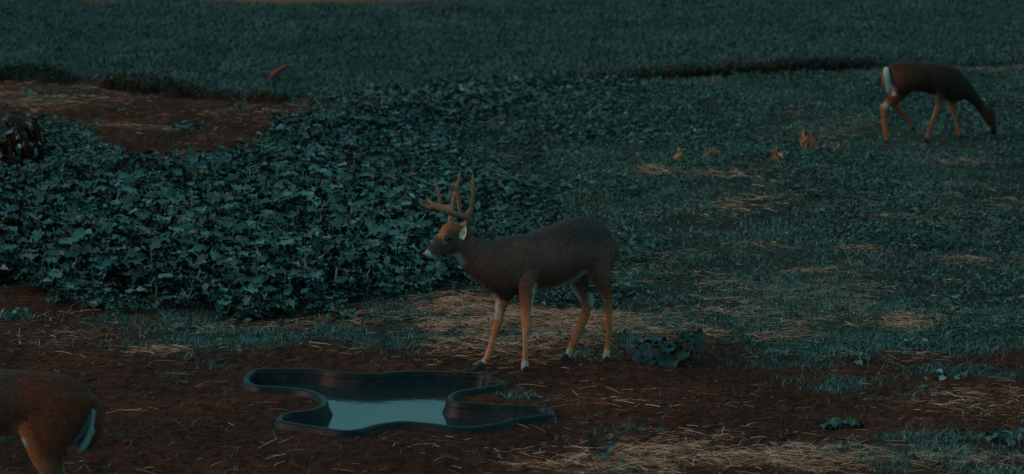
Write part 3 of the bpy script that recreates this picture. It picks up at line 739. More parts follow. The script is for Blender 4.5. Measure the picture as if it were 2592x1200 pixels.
    def rod(s, lines, name, mat, voxel=.004, it=3):
        """lines: list of [(u,v,Y,r)...]"""
        parts = []
        for ln in lines:
            pts = np.array([[*P(*s.c(u, v), Y), r] for (u, v, Y, r) in ln]); rows = []
            for i in range(len(pts)):
                tg = pts[min(i + 1, len(pts) - 1), :3] - pts[max(i - 1, 0), :3]; tg /= np.linalg.norm(tg)
                a = np.cross(tg, (0.03, 1, 0.02)); a /= np.linalg.norm(a); b_ = np.cross(tg, a)
                rows.append([*pts[i, :3], *(a * pts[i, 3]), *(b_ * pts[i, 3])])
            parts.append(tube(rows, ring=10))
        me = merged(parts, voxel, it, name); shift(me, s.origin)
        return link(name, me, s.root, mat)
    def ear(s, base, tip, width, Y0, Y1, inner=(.45, .45, .42), outer=(.09, .05, .035), open_dir=(0, -1, 0), dark=(.05, .035, .03)):
        a = P(*s.c(*base), Y0); b_ = P(*s.c(*tip), Y1); ax = b_ - a; L = np.linalg.norm(ax); axn = ax / L
        od = np.array(open_dir, float); od -= axn * (od @ axn); od /= np.linalg.norm(od); sd2 = np.cross(axn, od)
        V, C = [], []; nu, nv = 9, 11
        for layer in (0, 1):
            for i in range(nu):
                f = i / (nu - 1); w = width * (math.sin(math.pi * min(1, (f * .86 + .14)) ** .85) ** .75 + .02)
                if i == nu - 1: w = width * .05
                for j in range(nv):
                    g_ = (j / (nv - 1) - .5) * 2
                    p = a + ax * f + sd2 * w * g_ + od * (w * .55 * g_ * g_ - w * .35) + (od * .004 if layer == 0 else -od * .002)
                    V.append(p - s.origin)
                    if layer == 0: C.append(np.array(inner) * (1 if abs(g_) < .82 else .5) if not (abs(g_ - .1) < .14 and .3 < f < .62) else np.array(dark))
                    else: C.append(np.array(outer))
        Fc = []; nn = nu * nv
        for i in range(nu - 1):
            for j in range(nv - 1):
                q = i * nv + j
                Fc.append((q, q + 1, q + nv + 1, q + nv)); Fc.append((nn + q, nn + q + nv, nn + q + nv + 1, nn + q + 1))
            for j in (0, nv - 1):
                q = i * nv + j; Fc.append((q, q + nv, nn + q + nv, nn + q))
        me = bpy.data.meshes.new('ear'); me.from_pydata([tuple(v) for v in V], [], Fc); me.update(); set_tint(me, np.array(C))
        for f in me.polygons: f.use_smooth = True
        return link('ear', me, s.root, M_fur)

WHITE = (.50, .50, .48); ORANGE = (.50, .155, .062); RED = (.46, .125, .048); GREY = (.085, .062, .052); BLACK = (.012, .01, .01)
# --- buck
c1 = lambda u, v: (1000 + .503 * u, 400 + .503 * v)
c2 = lambda u, v: ((1040 + .218 * u - 1000) / .503, (420 + .218 * v - 400) / .503)     # head crop -> body crop units
buck = Deer('antlered buck with velvet antlers standing behind the black pond liner', c1, 1320, 18.42, 346, math.radians(19), (1390, 925)); buck.face = -1
buck.trunk([((1086, 395), (1092, 505), .06), ((1052, 332), (1078, 560), .125), ((1000, 304), (1020, 600), .16), ((940, 295), (955, 585), .175), ((860, 308), (880, 625), .185),
            ((780, 341), (800, 652), .19), ((700, 374), (705, 664), .185), ((620, 387), (610, 682), .17), ((560, 399), (548, 698), .15), ((500, 412), (478, 662), .125),
            ((452, 408), (400, 608), .10), ((412, 402), (350, 560), .078), ((384, 392), (318, 518), .066), ((352, 366), (290, 490), .058)], ring=28)
hd = lambda A, B, w: (c2(*A), c2(*B), w)
buck.trunk([hd((690, 730), (610, 1080), .05), hd((600, 682), (500, 1015), .058), hd((480, 655), (420, 1030), .062), hd((392, 680), (350, 1048), .056), hd((325, 785), (300, 1068), .045),
            hd((258, 872), (240, 1085), .035), hd((208, 945), (195, 1098), .031), hd((170, 992), (163, 1106), .027), hd((140, 1020), (142, 1090), .02)], ring=22)
# shoulder and haunch masses
buck.parts.append(tube([buck.sec((600, 440), (690, 470), .04, -.125), buck.sec((590, 520), (715, 540), .05, -.13), buck.sec((600, 620), (712, 620), .045, -.12)]))
buck.parts.append(tube([buck.sec((480, 560), (580, 560), .05, -.07), buck.sec((500, 650), (600, 660), .05, -.04), buck.sec((515, 690), (600, 690), .04, -.02)]))
buck.leg([((600, 520), (715, 520), .055), ((610, 600), (715, 600), .058), ((622, 662), (703, 662), .047), ((630, 740), (692, 740), .034), ((636, 800), (686, 800), .027), ((638, 850), (684, 850), .027),
          ((641, 890), (672, 890), .02), ((642, 960), (668, 960), .018), ((640, 1010), (668, 1010), .018), ((634, 1038), (676, 1038), .022), ((632, 1060), (668, 1060), .021)], -.11, (624, 674, 1064, 1090), 0.0)
buck.leg([((500, 600), (600, 600), .05), ((502, 680), (592, 680), .042), ((503, 730), (570, 730), .036), ((503, 785), (550, 785), .03), ((495, 832), (541, 832), .028), ((482, 880), (519, 880), .02),
          ((465, 950), (497, 950), .018), ((446, 1000), (482, 1000), .02), ((428, 1030), (464, 1030), .02), ((420, 1043), (454, 1043), .02)], .10, (388, 452, 1046, 1071), 0.0)
buck.leg([((945, 430), (1070, 430), .06), ((950, 510), (1078, 500), .07), ((968, 585), (1078, 570), .062), ((1003, 640), (1084, 635), .05), ((1034, 695), (1093, 690), .035), ((1052, 742), (1096, 738), .026),
          ((1060, 790), (1091, 790), .02), ((1060, 880), (1088, 880), .018), ((1054, 950), (1087, 950), .018), ((1048, 985), (1084, 985), .022), ((1044, 1008), (1080, 1008), .02)], -.095, (1036, 1078, 1010, 1032), 0.0)
buck.leg([((900, 470), (1010, 470), .06), ((890, 560), (985, 560), .06), ((884, 640), (970, 648), .05), ((908, 692), (993, 688), .04), ((932, 727), (1004, 722), .028), ((938, 760), (990, 758), .024),
          ((925, 810), (973, 812), .02), ((900, 870), (945, 875), .018), ((873, 940), (914, 945), .018), ((856, 980), (895, 984), .02), ((848, 1000), (884, 1003), .02)], .095, (822, 872, 1001, 1026), 0.0)
def buck_base(px, py, v):
    u = (px - 1000) / .503; w = (py - 400) / .503
    c = np.empty((len(px), 3)); c[:] = (.195, .080, .064)
    k = sstep(520, 680, w)[:, None]; c = c * (1 - k) + np.array((.165, .060, .040)) * k
    k = (1 - sstep(380, 470, w))[:, None] * sstep(380, 420, u)[:, None]; c = c * (1 - k) + np.array((.080, .048, .044)) * k
    k = sstep(650, 830, w + 60 * (fbm(px * .1, py * .1, 4, 2) - .5))[:, None]; c = c * (1 - k) + np.array(ORANGE) * k
    return c
def C2(*p): return [c2(*q) for q in p]
buck.finish(buck_base, [
    (WHITE, [(705, 672), (780, 662), (850, 643), (905, 614), (945, 578)], 6.5, .6, .95),
    ((.48, .45, .43), [(505, 705), (518, 795)], 9, .6, .95), (ORANGE, [(540, 735), (520, 840)], 8, .6, .6),
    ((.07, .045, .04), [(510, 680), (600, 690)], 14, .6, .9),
    (WHITE, [(705, 640), (697, 720), (690, 780)], 5, .7, .8), (WHITE, [(672, 900), (670, 950), (676, 1010)], 4, .7, .6), ((.55, .36, .27), [(640, 860), (641, 1000)], 4, .8, .6), ((.55, .36, .27), [(480, 900), (445, 1010)], 5, .8, .5),
    ((.22, .12, .08), [(890, 650), (935, 730)], 9, .7, .9), ((.52, .48, .46), [(988, 690), (1000, 735)], 9, .6, .9), ((.48, .42, .40), [(880, 640), (925, 715)], 7, .7, .85),
    ((.40, .33, .29), [(958, 575), (1000, 650), (1045, 720)], 6, .8, .85), ((.30, .085, .04), [(985, 800), (905, 950)], 5, .9, .6), (WHITE, [(650, 1035), (650, 1062)], 10, .6, .75), (WHITE, [(440, 1030), (428, 1048)], 9, .6, .6),
    (WHITE, [(1060, 985), (1060, 1010)], 12, .5, .85), (WHITE, [(870, 975), (860, 1005)], 10, .6, .75),
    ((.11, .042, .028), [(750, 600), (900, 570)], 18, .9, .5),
    # head
    (GREY, C2((560, 900), (330, 950)), 24, .7, .6), (ORANGE, C2((350, 740), (430, 690), (560, 700), (600, 670)), 12, .6, .95), (ORANGE, C2((330, 820), (400, 740)), 6, .7, .9),
    ((.085, .07, .07), C2((300, 880), (240, 980)), 13, .5, .9), ((.10, .09, .09), C2((380, 930), (440, 940)), 8, .6, .5), ((.24, .10, .05), C2((560, 790), (560, 880)), 10, .6, .7), ((.22, .10, .06), C2((300, 1030), (520, 950)), 6, .8, .6),
    ((.34, .32, .31), C2((378, 810), (372, 865), (400, 890)), 2.6, .9, .8), ((.28, .27, .26), C2((385, 795), (430, 792)), 2.2, .9, .7),
    (WHITE, C2((190, 1000), (240, 1060), (290, 1060)), 5.5, .6, .85), (WHITE, C2((220, 1100), (330, 1085), (430, 1050), (520, 1035)), 4.0, .6, .85), (WHITE, C2((540, 1060), (575, 1110)), 10, .6, .85),
    (BLACK, C2((405, 845), (455, 850)), 4.2, .5, .95), (BLACK, C2((120, 1035), (155, 1075)), 6.5, .4, .97), (BLACK, C2((150, 1085), (235, 1090)), 3.0, .5, .95)])
YH = buck.Yc(1140) + .02
buck.blob('eye', c2(430, 845), YH - .100, (.016, .016, .0135), M_eye)
buck.blob('eye', c2(432, 842), YH + .062, (.013, .012, .011), M_eye)
buck.blob('nose', c2(140, 1050), YH - .085, (.013, .022, .0135), M_nose)
buck.ear(c2(590, 850), c2(640, 690), .026, YH - .065, YH - .085, inner=(.62, .62, .56), outer=(.05, .036, .03), open_dir=(-.45, -1, 0))
buck.ear(c2(600, 820), c2(700, 720), .03, YH + .05, YH + .12, open_dir=(-.6, .3, 0))
A = lambda pts: [(*c2(u, v), YH + dy, r * 1.35 + .0015) for (u, v, dy, r) in pts]
buck.rod([A([(560, 700, -.02, .012), (640, 680, -.035, .0155), (670, 620, -.06, .0165), (640, 588, -.085, .0165), (560, 575, -.12, .0155), (470, 548, -.15, .0145), (380, 518, -.165, .0135), (300, 475, -.16, .012), (235, 430, -.145, .010), (195, 385, -.13, .005)]),
          A([(585, 580, -.11, .012), (568, 500, -.115, .011), (556, 400, -.12, .0105), (535, 310, -.13, .0095), (500, 245, -.135, .0075), (460, 215, -.14, .004)]),
          A([(670, 610, -.07, .014), (695, 540, -.08, .012), (715, 430, -.09, .0105), (725, 310, -.10, .010), (726, 190, -.105, .008), (721, 92, -.11, .003)]),
          A([(640, 580, -.08, .010), (655, 535, -.07, .008), (682, 498, -.06, .004)])], 'antler', M_velvet)
buck.rod([A([(500, 700, .02, .012), (465, 640, .035, .0155), (470, 585, .06, .016), (480, 530, .09, .0155), (450, 492, .13, .0145), (390, 478, .15, .0135), (320, 465, .165, .012), (230, 480, .17, .012), (165, 468, .17, .010), (125, 430, .165, .0085), (122, 388, .16, .004)]),
          A([(345, 470, .165, .011), (342, 400, .16, .010), (325, 320, .155, .0095), (303, 230, .155, .008), (277, 150, .15, .004)]),
          A([(480, 530, .09, .013), (488, 440, .10, .011), (505, 340, .11, .0095), (535, 240, .12, .009), (560, 150, .13, .0075), (573, 58, .135, .003)])], 'antler', M_velvet)

# --- grazing doe
c3 = lambda u, v: (2180 + .2179 * u, 130 + .2179 * v)
doe = Deer('brown doe grazing with head down at far right of the field', c3, 2350, 30.15, 211, math.radians(16), (2350, 355)); doe.face = 1; doe.hairs = 26000; doe.hair_w = 1.5
doe.trunk([((300, 205), (320, 380), .05), ((350, 152), (390, 470), .11), ((430, 124), (480, 495), .14), ((560, 114), (580, 475), .16), ((700, 118), (700, 470), .17), ((850, 134), (850, 508), .165),
           ((980, 158), (960, 548), .15), ((1080, 193), (1050, 590), .13), ((1165, 250), (1130, 578), .10), ((1245, 350), (1198, 558), .08), ((1312, 435), (1265, 588), .064), ((1378, 522), (1332, 660), .050), ((1430, 598), (1378, 718), .042)], ring=28)
doe.trunk([((1446, 622), (1386, 728), .042), ((1510, 642), (1402, 795), .052), ((1550, 702), (1428, 852), .050), ((1556, 780), (1460, 880), .040), ((1562, 850), (1484, 912), .034), ((1568, 905), (1502, 946), .029), ((1566, 938), (1522, 962), .022)], ring=20)
doe.leg([((360, 380), (480, 430), .055), ((335, 490), (440, 520), .05), ((272, 570), (368, 600), .038), ((218, 640), (325, 662), .029), ((228, 712), (300, 715), .022), ((236, 790), (291, 790), .018), ((246, 880), (302, 880), .017),
         ((256, 960), (316, 960), .018), ((268, 1010), (322, 1010), .018), ((280, 1040), (320, 1040), .018)], .08, (280, 326, 1045, 1068), 0.0)
doe.leg([((400, 330), (600, 380), .07), ((380, 460), (560, 480), .065), ((350, 550), (490, 550), .05), ((335, 615), (440, 600), .038), ((375, 672), (435, 640), .027), ((445, 728), (492, 690), .02), ((508, 792), (552, 755), .017),
         ((552, 842), (592, 805), .018), ((575, 880), (612, 852), .018)], -.08, (580, 628, 885, 925), .11)
doe.leg([((890, 330), (1050, 330), .055), ((882, 430), (1010, 440), .05), ((872, 520), (966, 540), .04), ((858, 620), (932, 625), .028), ((838, 690), (905, 700), .025), ((815, 770), (865, 782), .02), ((785, 870), (833, 882), .017),
         ((752, 960), (800, 972), .018), ((740, 1010), (786, 1020), .018)], -.085, (738, 792, 1022, 1062), 0.0)
doe.leg([((985, 520), (1110, 540), .045), ((1000, 600), (1105, 610), .035), ((1035, 680), (1102, 680), .026), ((1060, 750), (1108, 745), .022), ((1080, 820), (1122, 812), .017), ((1100, 890), (1140, 882), .016), ((1115, 945), (1155, 938), .016),
         ((1128, 985), (1168, 978), .017)], .085, (1135, 1192, 985, 1030), 0.0)
def doe_base(px, py, v):
    u = (px - 2180) / .2179; w = (py - 130) / .2179
    c = np.empty((len(px), 3)); c[:] = (.078, .028, .019)
    k = (1 - sstep(380, 700, u))[:, None] * sstep(150, 300, w)[:, None]; c = c * (1 - k) + np.array((.16, .050, .028)) * k
    k = (sstep(900, 1050, u) * (1 - sstep(1380, 1420, u)))[:, None]; c = c * (1 - k * .5) + np.array((.024, .018, .017)) * k * .5
    k = (sstep(520, 650, w) * (1 - sstep(1150, 1200, u)))[:, None]; c = c * (1 - k) + np.array(RED) * k
    return c
doe.finish(doe_base, [
    (WHITE, [(290, 215), (315, 300), (350, 390), (392, 440), (388, 490)], 5.5, .4, .9), (WHITE, [(262, 640), (285, 632)], 7, .6, .8),
    ((.22, .10, .06), [(900, 480), (860, 680), (790, 900)], 7, .8, .5), ((.32, .28, .26), [(890, 480), (855, 640), (820, 780)], 2.6, .7, .8), ((.28, .24, .22), [(995, 580), (1050, 720), (1100, 880)], 3.0, .8, .7),
    (WHITE, [(620, 458), (740, 484), (860, 516)], 2, .8, .5), (WHITE, [(1375, 745), (1430, 840), (1490, 900)], 2.8, .6, .75),
    ((.4, .36, .33), [(595, 880), (605, 905)], 7, .6, .7), ((.4, .36, .33), [(300, 1040), (300, 1060)], 6, .6, .5), ((.4, .36, .33), [(760, 1000), (755, 1030)], 6, .6, .6), (BLACK, [(1560, 925), (1540, 945)], 7, .5, .9),
    ((.15, .09, .06), [(1480, 650), (1500, 655)], 3, .5, .8)], .009)
YD = doe.Yc(2505)
doe.blob('eye', (1518, 752), YD - .056, (.013, .012, .012), M_eye); doe.blob('eye', (1518, 752), YD + .045, (.012, .012, .012), M_eye)
doe.ear((1478, 650), (1578, 560), .045, YD - .03, YD - .02, inner=(.20, .17, .16), outer=(.09, .05, .035), open_dir=(.3, 1, .2))
doe.ear((1465, 650), (1530, 640), .035, YD + .03, YD + .10, inner=(.3, .27, .25), outer=(.05, .03, .024), open_dir=(.3, -.8, .2))
def tail(d, top, pts, name='tail', split=0.0):
    """pts rows: left (u,v), right (u,v), thickness; brown on one flank, white on the other"""
    rows = [d.sec(a, b_, w, 0, Y) for (a, b_, w, Y) in pts]
    me = merged([tube(rows, ring=16)], .006, 3, name); v = verts_of(me); px, py = W2P(v[:, 0], v[:, 1], v[:, 2])
    return me, v, px, py
YT = doe.Yc(2245) - .03
me, v, px, py = tail(doe, None, [((262, 205), (318, 205), .03, YT), ((240, 270), (325, 270), .035, YT - .02), ((235, 340), (330, 340), .035, YT - .03), ((262, 410), (335, 410), .03, YT - .03), ((292, 465), (340, 465), .015, YT - .03)])
u = (px - 2180) / .2179; w = (py - 130) / .2179; lim_ = np.interp(w, [180, 230, 300, 380, 480], [262, 258, 266, 282, 296])
k = sstep(-8, 8, u - lim_)[:, None]; set_tint(me, np.array((.26, .10, .05)) * (1 - k) + np.array(WHITE) * k); shift(me, doe.origin); link('tail', me, doe.root, M_fur)

# --- foreground deer, partly in frame
c4 = lambda u, v: (.2515 * u, 900 + .2515 * v)
fg = Deer('brown deer cut off by the left edge with its rump and white tail in view', c4, 100, 14.45, 435, math.radians(-6), (60, 1310)); fg.face = -1
fg.trunk([((985, 500), (965, 680), .05), ((930, 405), (905, 780), .11), ((850, 312), (790, 880), .15), ((700, 222), (600, 900), .17), ((500, 176), (420, 850), .175), ((250, 156), (180, 830), .18), ((0, 140), (-20, 900), .185),
          ((-300, 135), (-300, 960), .19), ((-600, 155), (-600, 970), .175), ((-850, 185), (-800, 900), .14), ((-1010, 180), (-980, 760), .10), ((-1150, 100), (-1200, 600), .08), ((-1300, 0), (-1380, 420), .065), ((-1420, -80), (-1500, 330), .055)], ring=28)
fg.trunk([((-1460, -100), (-1540, 300), .05), ((-1600, -70), (-1640, 300), .055), ((-1750, 60), (-1760, 330), .04), ((-1900, 170), (-1900, 350), .03), ((-2000, 240), (-2000, 350), .022)], ring=20)
fg.leg([((160, 420), (950, 460), .075), ((160, 600), (915, 620), .085), ((185, 760), (850, 750), .082), ((230, 870), (775, 860), .075), ((275, 970), (700, 955), .065), ((335, 1090), (640, 1060), .05), ((415, 1190), (640, 1150), .04),
        ((510, 1290), (690, 1240), .032), ((580, 1370), (725, 1340), .028), ((595, 1440), (690, 1440), .022), ((585, 1540), (660, 1540), .018), ((570, 1620), (655, 1620), .02), ((560, 1655), (640, 1655), .02)], -.085, (500, 640, 1662, 1712), 0.0)
fg.leg([((200, 520), (900, 520), .075), ((230, 760), (800, 750), .07), ((300, 900), (720, 880), .06), ((380, 1060), (640, 1030), .045), ((450, 1170), (650, 1130), .035), ((530, 1280), (680, 1230), .03), ((580, 1370), (700, 1340), .026),
        ((590, 1440), (680, 1440), .022), ((570, 1540), (650, 1540), .018), ((550, 1620), (630, 1620), .02)], .085, (480, 620, 1630, 1680), 0.0)
for lt, sh in ((-.1, 0), (.1, 60)):
    fg.leg([((-850 + sh, 600), (-620 + sh, 600), .05), ((-810 + sh, 900), (-640 + sh, 900), .042), ((-790 + sh, 1100), (-690 + sh, 1100), .03), ((-785 + sh, 1250), (-690 + sh, 1250), .028), ((-770 + sh, 1400), (-710 + sh, 1400), .018),
            ((-770 + sh, 1560), (-710 + sh, 1560), .02), ((-780 + sh, 1640), (-712 + sh, 1640), .02)], lt, (-850 + sh, -710 + sh, 1650, 1702), 0.0)
def fg_base(px, py, v):
    u = px / .2515; w = (py - 900) / .2515
    c = np.empty((len(px), 3)); c[:] = (.135, .031, .017)
    k = (1 - sstep(80, 320, u))[:, None]; c = c * (1 - k) + np.array((.095, .040, .028)) * k
    k = (np.exp(-((u - 500) / 220) ** 2 - ((w - 650) / 300) ** 2))[:, None] * .5; c = c * (1 - k) + np.array((.22, .055, .028)) * k
    k = sstep(900, 1150, w)[:, None] * .8; c = c * (1 - k) + np.array((.18, .07, .035)) * k
    return c
fg.finish(fg_base, [
    (ORANGE, [(200, 760), (300, 980), (380, 1120)], 19, .9, .75), (ORANGE, [(0, 800), (150, 790)], 9, .8, .5),
    ((.42, .48, .50), [(-300, 960), (0, 888), (130, 868), (205, 880)], 15, .35, .97), ((.42, .44, .42), [(212, 850), (262, 975), (335, 1110), (420, 1200)], 3.0, .7, .85),
    ((.30, .33, .33), [(640, 1030), (640, 1140), (665, 1200)], 2.2, .8, .5), ((.16, .20, .21), [(925, 600), (830, 770), (700, 950)], 6, .6, .9), ((.03, .025, .025), [(880, 560), (840, 690), (720, 880)], 4, .8, .6), ((.4, .4, .38), [(-1540, 320), (-1480, 420)], 20, .6, .8), (BLACK, [(-2010, 290), (-2000, 300)], 12, .5, .9)])
YF = fg.Yc(c4(-1650, 0)[0])
fg.blob('eye', (-1640, 100), YF - .05, (.014, .012, .012), M_eye); fg.blob('eye', (-1640, 100), YF + .05, (.014, .012, .012), M_eye)
fg.ear((-1500, 0), (-1330, -180), .04, YF - .06, YF - .14); fg.ear((-1500, 0), (-1330, -180), .04, YF + .06, YF + .14, open_dir=(0, 1, 0))
YT = fg.Yc(250) - .02
me, v, px, py = tail(fg, None, [((900, 430), (985, 440), .04, YT), ((912, 520), (1030, 540), .05, YT - .01), ((905, 620), (1045, 640), .05, YT - .015), ((880, 720), (1040, 740), .048, YT - .02), ((850, 820), (1005, 835), .04, YT - .02),
                                 ((800, 910), (925, 915), .028, YT - .02), ((765, 970), (820, 985), .012, YT - .02)])
px = px + (fbm(v[:, 0] * 60, v[:, 2] * 25, 3, 3) - .5) * 10
u = px / .2515; w = (py - 900) / .2515; lim_ = np.interp(w, [520, 560, 650, 730, 760, 870, 980], [915, 962, 955, 935, 952, 905, 830])
k = (sstep(10, -10, u - lim_) if False else 1 - sstep(-14, 14, u - lim_))[:, None]; set_tint(me, np.array((.11, .028, .018)) * (1 - k) + np.array((.30, .34, .34)) * k); shift(me, fg.origin); link('tail', me, fg.root, M_fur)

# ------------------------------------------------------------------ single plants and debris
def leaf_obj(parent, L, Wd, rise, reach, droop, seed, loc, rot, mat, name='leaf', lobes=.6, stalk=True):
    v, f = leaf_template(L, Wd, rise, reach, droop, lobes, seed, nseg=10 if L > .12 else 6, stalk=stalk)
    me = np_mesh(name, v, f); o = link(name, me, parent, mat); o.location = loc; o.rotation_euler = rot
    s_ = o.modifiers.new('s', 'SUBSURF'); s_.levels = 1; s_.render_levels = 1
    return o
def clump(name, px, py, label, cat, n, L, mat, spread, flat=.4, seed=1, group=None, rise=.04):
    p = G(px, py); r = np.random.default_rng(seed)
    e = empty(name, (p[0], p[1], float(ground_z(p[0], p[1]))), label, cat, group)
    for i in range(n):
        a = i * 2.399 + r.random(); q = r.random()
        leaf_obj(e, L * (.7 + .6 * r.random()), L * (.30 + .2 * r.random()), rise * (.3 + r.random() * 1.4), .03, flat + r.random() * .9, seed * 50 + i,
                 ((r.random() - .5) * spread[0], (r.random() - .5) * spread[1], 0), ((r.random() - .5) * .5, (r.random() - .5) * .5, a), mat)
    return e
e = clump('leafy_plant', 1690, 912, 'large dark wilted leaves lying in a heap behind the bare soil, right of the buck', 'plant', 13, .15, M_crop_dark, (.46, .22), .7, 3, rise=.07)
leaf_obj(e, .17, .07, .05, .02, .5, 901, (.22, .05, 0), (.2, -.9, 1.2), M_crop_dark)
leaf_obj(e, .24, .10, .03, .02, 1.1, 902, (-.05, -.05, 0), (-.3, .1, 3.3), M_crop_dark)
leaf_obj(e, .22, .09, .05, .02, 1.2, 903, (.02, -.08, 0), (-.5, .2, 4.2), M_crop_dark)
clump('leafy_plant', 2125, 1082, 'flat spread of torn green leaves alone on the bare soil at lower right', 'plant', 6, .13, M_crop, (.12, .12), .9, 4, rise=.02)
clump('leafy_plant', 2395, 955, 'small low green plant on the bare soil near the right edge', 'plant', 9, .07, M_weed, (.28, .2), .8, 5, rise=.02)
clump('leafy_plant', 2560, 1118, 'green plant cut off by the right edge above the bottom grass', 'plant', 8, .11, M_crop, (.2, .2), .7, 6)
clump('leafy_plant', 2180, 915, 'low dark green plant at the edge between weeds and bare soil', 'plant', 8, .08, M_crop, (.3, .2), .7, 8)
clump('leafy_plant', 465, 332, 'small green plant alone on the brown patch at upper left', 'plant', 8, .11, M_crop, (.25, .2), .7, 9)
clump('leafy_plant', 45, 800, 'small bluish green plant on the bare soil near the left edge', 'plant', 9, .06, M_weed, (.16, .12), .6, 10)
clump('leafy_plant', 870, 815, 'dark green plant sprawling over straw just in front of the leafy patch', 'plant', 9, .10, M_crop, (.25, .15), .7, 11)

# dark brush of dead branches hung with pale lobed leaves
p = G(62, 425); brush = empty('leafy_brush', (p[0], p[1], float(ground_z(p[0], p[1]))), 'dark brush heap with pale lobed oak leaves by the brown patch at the left edge', 'bush')
r = np.random.default_rng(77)
parts_ = []
for i in range(30):
    a = r.random() * 6.28; h = .2 + .28 * r.random(); rr = .03 + .14 * r.random(); x0, y0 = (r.random(2) - .5) * .18
    pts = np.array([(x0, y0, 0), (x0 + math.cos(a) * rr * .5, y0 + math.sin(a) * rr * .5, h * .6), (x0 + math.cos(a) * rr, y0 + math.sin(a) * rr, h)])
    rows = []
    for j, q in enumerate(pts): w_ = (.009, .006, .003)[j]; rows.append([*q, w_, 0, 0, 0, w_, 0])
    parts_.append(tube(rows, sub=2, ring=6))
V, Fc, base = [], [], 0
for v_, f_ in parts_: V.append(v_); Fc += [tuple(int(i) + base for i in q) for q in f_]; base += len(v_)
me = bpy.data.meshes.new('twigs'); me.from_pydata(np.concatenate(V).tolist(), [], Fc); link('twigs', me, brush, M_brush_core)
oakv = []
for k_ in range(9):
    f = k_ / 8; w_ = (.28 if k_ % 2 else .16) * math.sin(math.pi * min(f * .9 + .1, 1)) ** .5; oakv += [(f, w_, .05 * (k_ % 2)), (f, 0, -.02 - .1 * f * f), (f, -w_, .05 * (k_ % 2))]
oakf = []
for k_ in range(8):
    a = k_ * 3; oakf += [(a, a + 3, a + 4, a + 1), (a + 1, a + 4, a + 5, a + 2)]
OAK = [np_mesh('oak_leaf', np.array(oakv) * (1, 1, 1 + q * 2), np.array(oakf)) for q in range(3)]
for m_ in OAK: m_.materials.append(M_brush_leaf)
OAKD = [m_.copy() for m_ in OAK]
for m_ in OAKD: m_.materials.clear(); m_.materials.append(M_brush_core)
for i in range(190):
    a = r.random() * 6.28; f = r.random(); rad = (.25 * math.sqrt(1 - (f * .9) ** 2) + .02) * (.55 + .5 * r.random()); pale = i % 5 < 2
    o = link('leaf', (OAK if pale else OAKD)[i % 3], brush); o.location = (math.cos(a) * rad, math.sin(a) * rad, .02 + f * .50)
    s_ = .07 + .06 * r.random(); o.scale = (s_,) * 3; o.rotation_euler = (r.random() * 2 - 1, .2 + r.random() * 1.4, a + (r.random() - .5) * 1.6)

# dried stalks standing in a row
def dry(px, py, h, n, label, seed, bent=False, width=.05):
    p = G(px, py); r = np.random.default_rng(seed); e = empty('dried_stalk', (p[0], p[1], float(ground_z(p[0], p[1]))), label, 'dead plant', 'dried brown stalks in the weeds')
    for i in range(n):
        x0 = (r.random() - .5) * width; lean = (r.random() - .5) * .1; hh = h * (.7 + .4 * r.random()); w0 = .006 + .003 * r.random()
        pts = [(x0, 0, 0), (x0 + lean * .4, .01, hh * .5), (x0 + lean, 0, hh)]
        if bent: pts += [(x0 + lean + .05, 0, hh * 1.03), (x0 + lean + .09, -.01, hh * .9), (x0 + lean + .10, 0, hh * .1)]
        rows = [[*q, w0 * (1 - .12 * j), 0, 0, 0, w0 * (1 - .12 * j), 0] for j, q in enumerate(pts)]
        v_, f_ = tube(rows, sub=3, ring=7); me = bpy.data.meshes.new('stalk'); me.from_pydata(v_.tolist(), [], [tuple(int(a) for a in q) for q in f_]); link('stalk', me, e, M_dry)
    for i in range(3 + n):
        o = leaf_obj(e, h * .6 + .02, .012 + .012 * r.random(), .0, 0, 1.5, seed * 31 + i, ((r.random() - .5) * width * 1.4, 0, h * r.random() * .9), ((r.random() - .5), .3 + r.random(), r.random() * 6.28), M_dry, 'dry_leaf', stalk=False)
dry(1722, 402, .15, 2, 'leftmost dried stalk of the row, short and leafy brown', 11)
dry(1792, 402, .13, 2, 'dried stalk bent over like a hook, second from the left', 12, True)
dry(1850, 388, .07, 1, 'tiny dried tuft between the hooked stalk and the leaning stalk', 13)
dry(1905, 392, .06, 2, 'low brown dried tuft left of the leaning stalk', 14, width=.12)
dry(1958, 412, .20, 1, 'single dried stalk leaning right with a brown head', 15)
dry(2040, 382, .24, 3, 'tallest dried stalks bent into an arch', 16, True)
dry(2100, 372, .08, 3, 'rightmost low heap of dried brown leaves in the row', 17, width=.16)

# curved brown branch end in the far grass
p = G(692, 206); e = empty('fallen_branch', (p[0], p[1], float(ground_z(p[0], p[1]))), 'short curved red-brown branch rising from the grass beyond the bank', 'branch')
pts = [(-.07, 0, .0, .03), (0, 0, .05, .045), (.06, .01, .10, .038), (.13, .02, .15, .032), (.20, .02, .18, .026), (.22, .02, .18, .012)]
rows = [[a, b_, c_, -w_ * .6, 0, w_ * .8, 0, w_, 0] for a, b_, c_, w_ in pts]
me = merged([tube(rows)], .006, 2, 'wood'); M_branch, t, b = mat_new('branch_bark'); t.links.new(ramp(t, noise(t, 30, 4), [(.3, (.16, .036, .014)), (.7, (.28, .065, .025))]), b.inputs['Base Color']); b.inputs['Roughness'].default_value = .85
link('wood', me, e, M_branch)

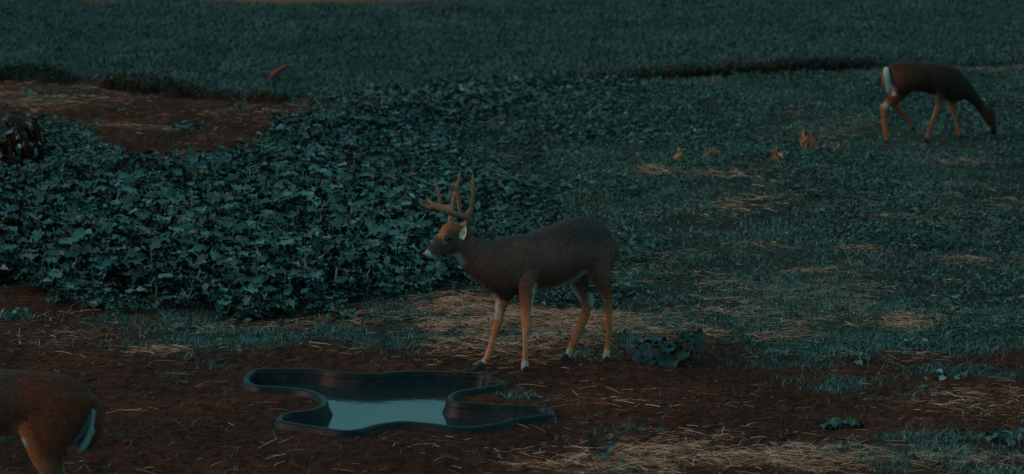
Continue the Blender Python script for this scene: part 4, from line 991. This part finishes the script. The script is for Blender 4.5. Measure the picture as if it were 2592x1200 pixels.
# single grass tufts and yellow flowers
def tuft(px, py, n, h, mat, label, seed, spread=.08, lean=.5):
    p = G(px, py); r = np.random.default_rng(seed); a = r.random(n) * 6.28
    x0 = (r.random(n) - .5) * spread; y0 = (r.random(n) - .5) * spread
    S = np.zeros((n, 3, 3)); hh = h * (.5 + .6 * r.random(n)); S[:, 0, 0] = hh * lean * 2 * r.random(n); S[:, 1, 1] = .0045; S[:, 2, 2] = hh
    V = np.einsum('nij,vj->nvi', rotz(a) @ S, bv) + np.stack([x0, y0, x0 * 0], -1)[:, None]
    f = np.array([(0, 1, 2), (0, 2, 3), (3, 2, 4)]); Fc = (f[None] + (np.arange(n) * 5)[:, None, None]).reshape(-1, 3)
    o = link('grass_tuft', np_mesh('grass_tuft', V.reshape(-1, 3), Fc), None, mat); o.location = (p[0], p[1], float(ground_z(p[0], p[1])))
    return tag(o, label, 'grass')
M_ygrass = leaf_mat('yellow_grass', [(0, (.06, .09, .03)), (1, (.12, .15, .04))], .7, .2, patch=False)
M_pgrass = leaf_mat('pale_grass', [(0, (.12, .12, .07)), (1, (.22, .21, .13))], .7, .2, patch=False)
tuft(482, 640, 60, .44, M_ygrass, 'yellow-green grass tuft standing up inside the leafy crop patch', 21, .25)
tuft(1818, 165, 40, .13, M_pgrass, 'pale dry grass tuft on top of the bank edge', 22, .25)
tuft(190, 128, 26, .14, M_pgrass, 'small brownish grass tuft on the far field at upper left', 23, .12)
tuft(1000, 100, 60, .10, M_bank, 'dark brownish grass tuft in the middle of the far field', 24, .45)
tuft(1240, 800, 26, .10, M_weed, 'thin green grass tuft in the straw behind the buck front legs', 25, .2)
tuft(2240, 1190, 90, .13, M_weed, 'thick green grass tuft at the bottom edge right of the straw drift', 26, .3)
tuft(340, 850, 60, .10, M_weed, 'thin green grass tuft on soil below the leafy patch at left', 27, .25)
tuft(1490, 520, 60, .22, M_ygrass, 'light green grass clump above the buck back', 28, .5)
for (fx, fy, lab, sd0) in ((2145, 322, 'tiny yellow flower in the weeds left of the grazing doe', 1), (1876, 404, 'tiny yellow flower among the dried stalks', 2), (2402, 728, 'tiny yellow flower low in the weeds at right', 3), (1958, 632, 'tiny yellow flower in the middle of the weeds', 4)):
    p = G(fx, fy); e = empty('yellow_flower', (p[0], p[1], float(ground_z(p[0], p[1])) + .03), lab, 'flower')
    for i in range(5):
        v_, f_ = wv * .030, wf
        o = link('petal', np_mesh('petal', v_, f_), e, M_yellow); o.location = (0, 0, .03); o.rotation_euler = (0, -.3, i * 1.257 + sd0)
    me = np_mesh('stem', np.array([(-.002, 0, -.03), (.002, 0, -.03), (.002, 0, .03), (-.002, 0, .03)]), np.array([(0, 1, 2, 3)])); link('stem', me, e, M_weed)
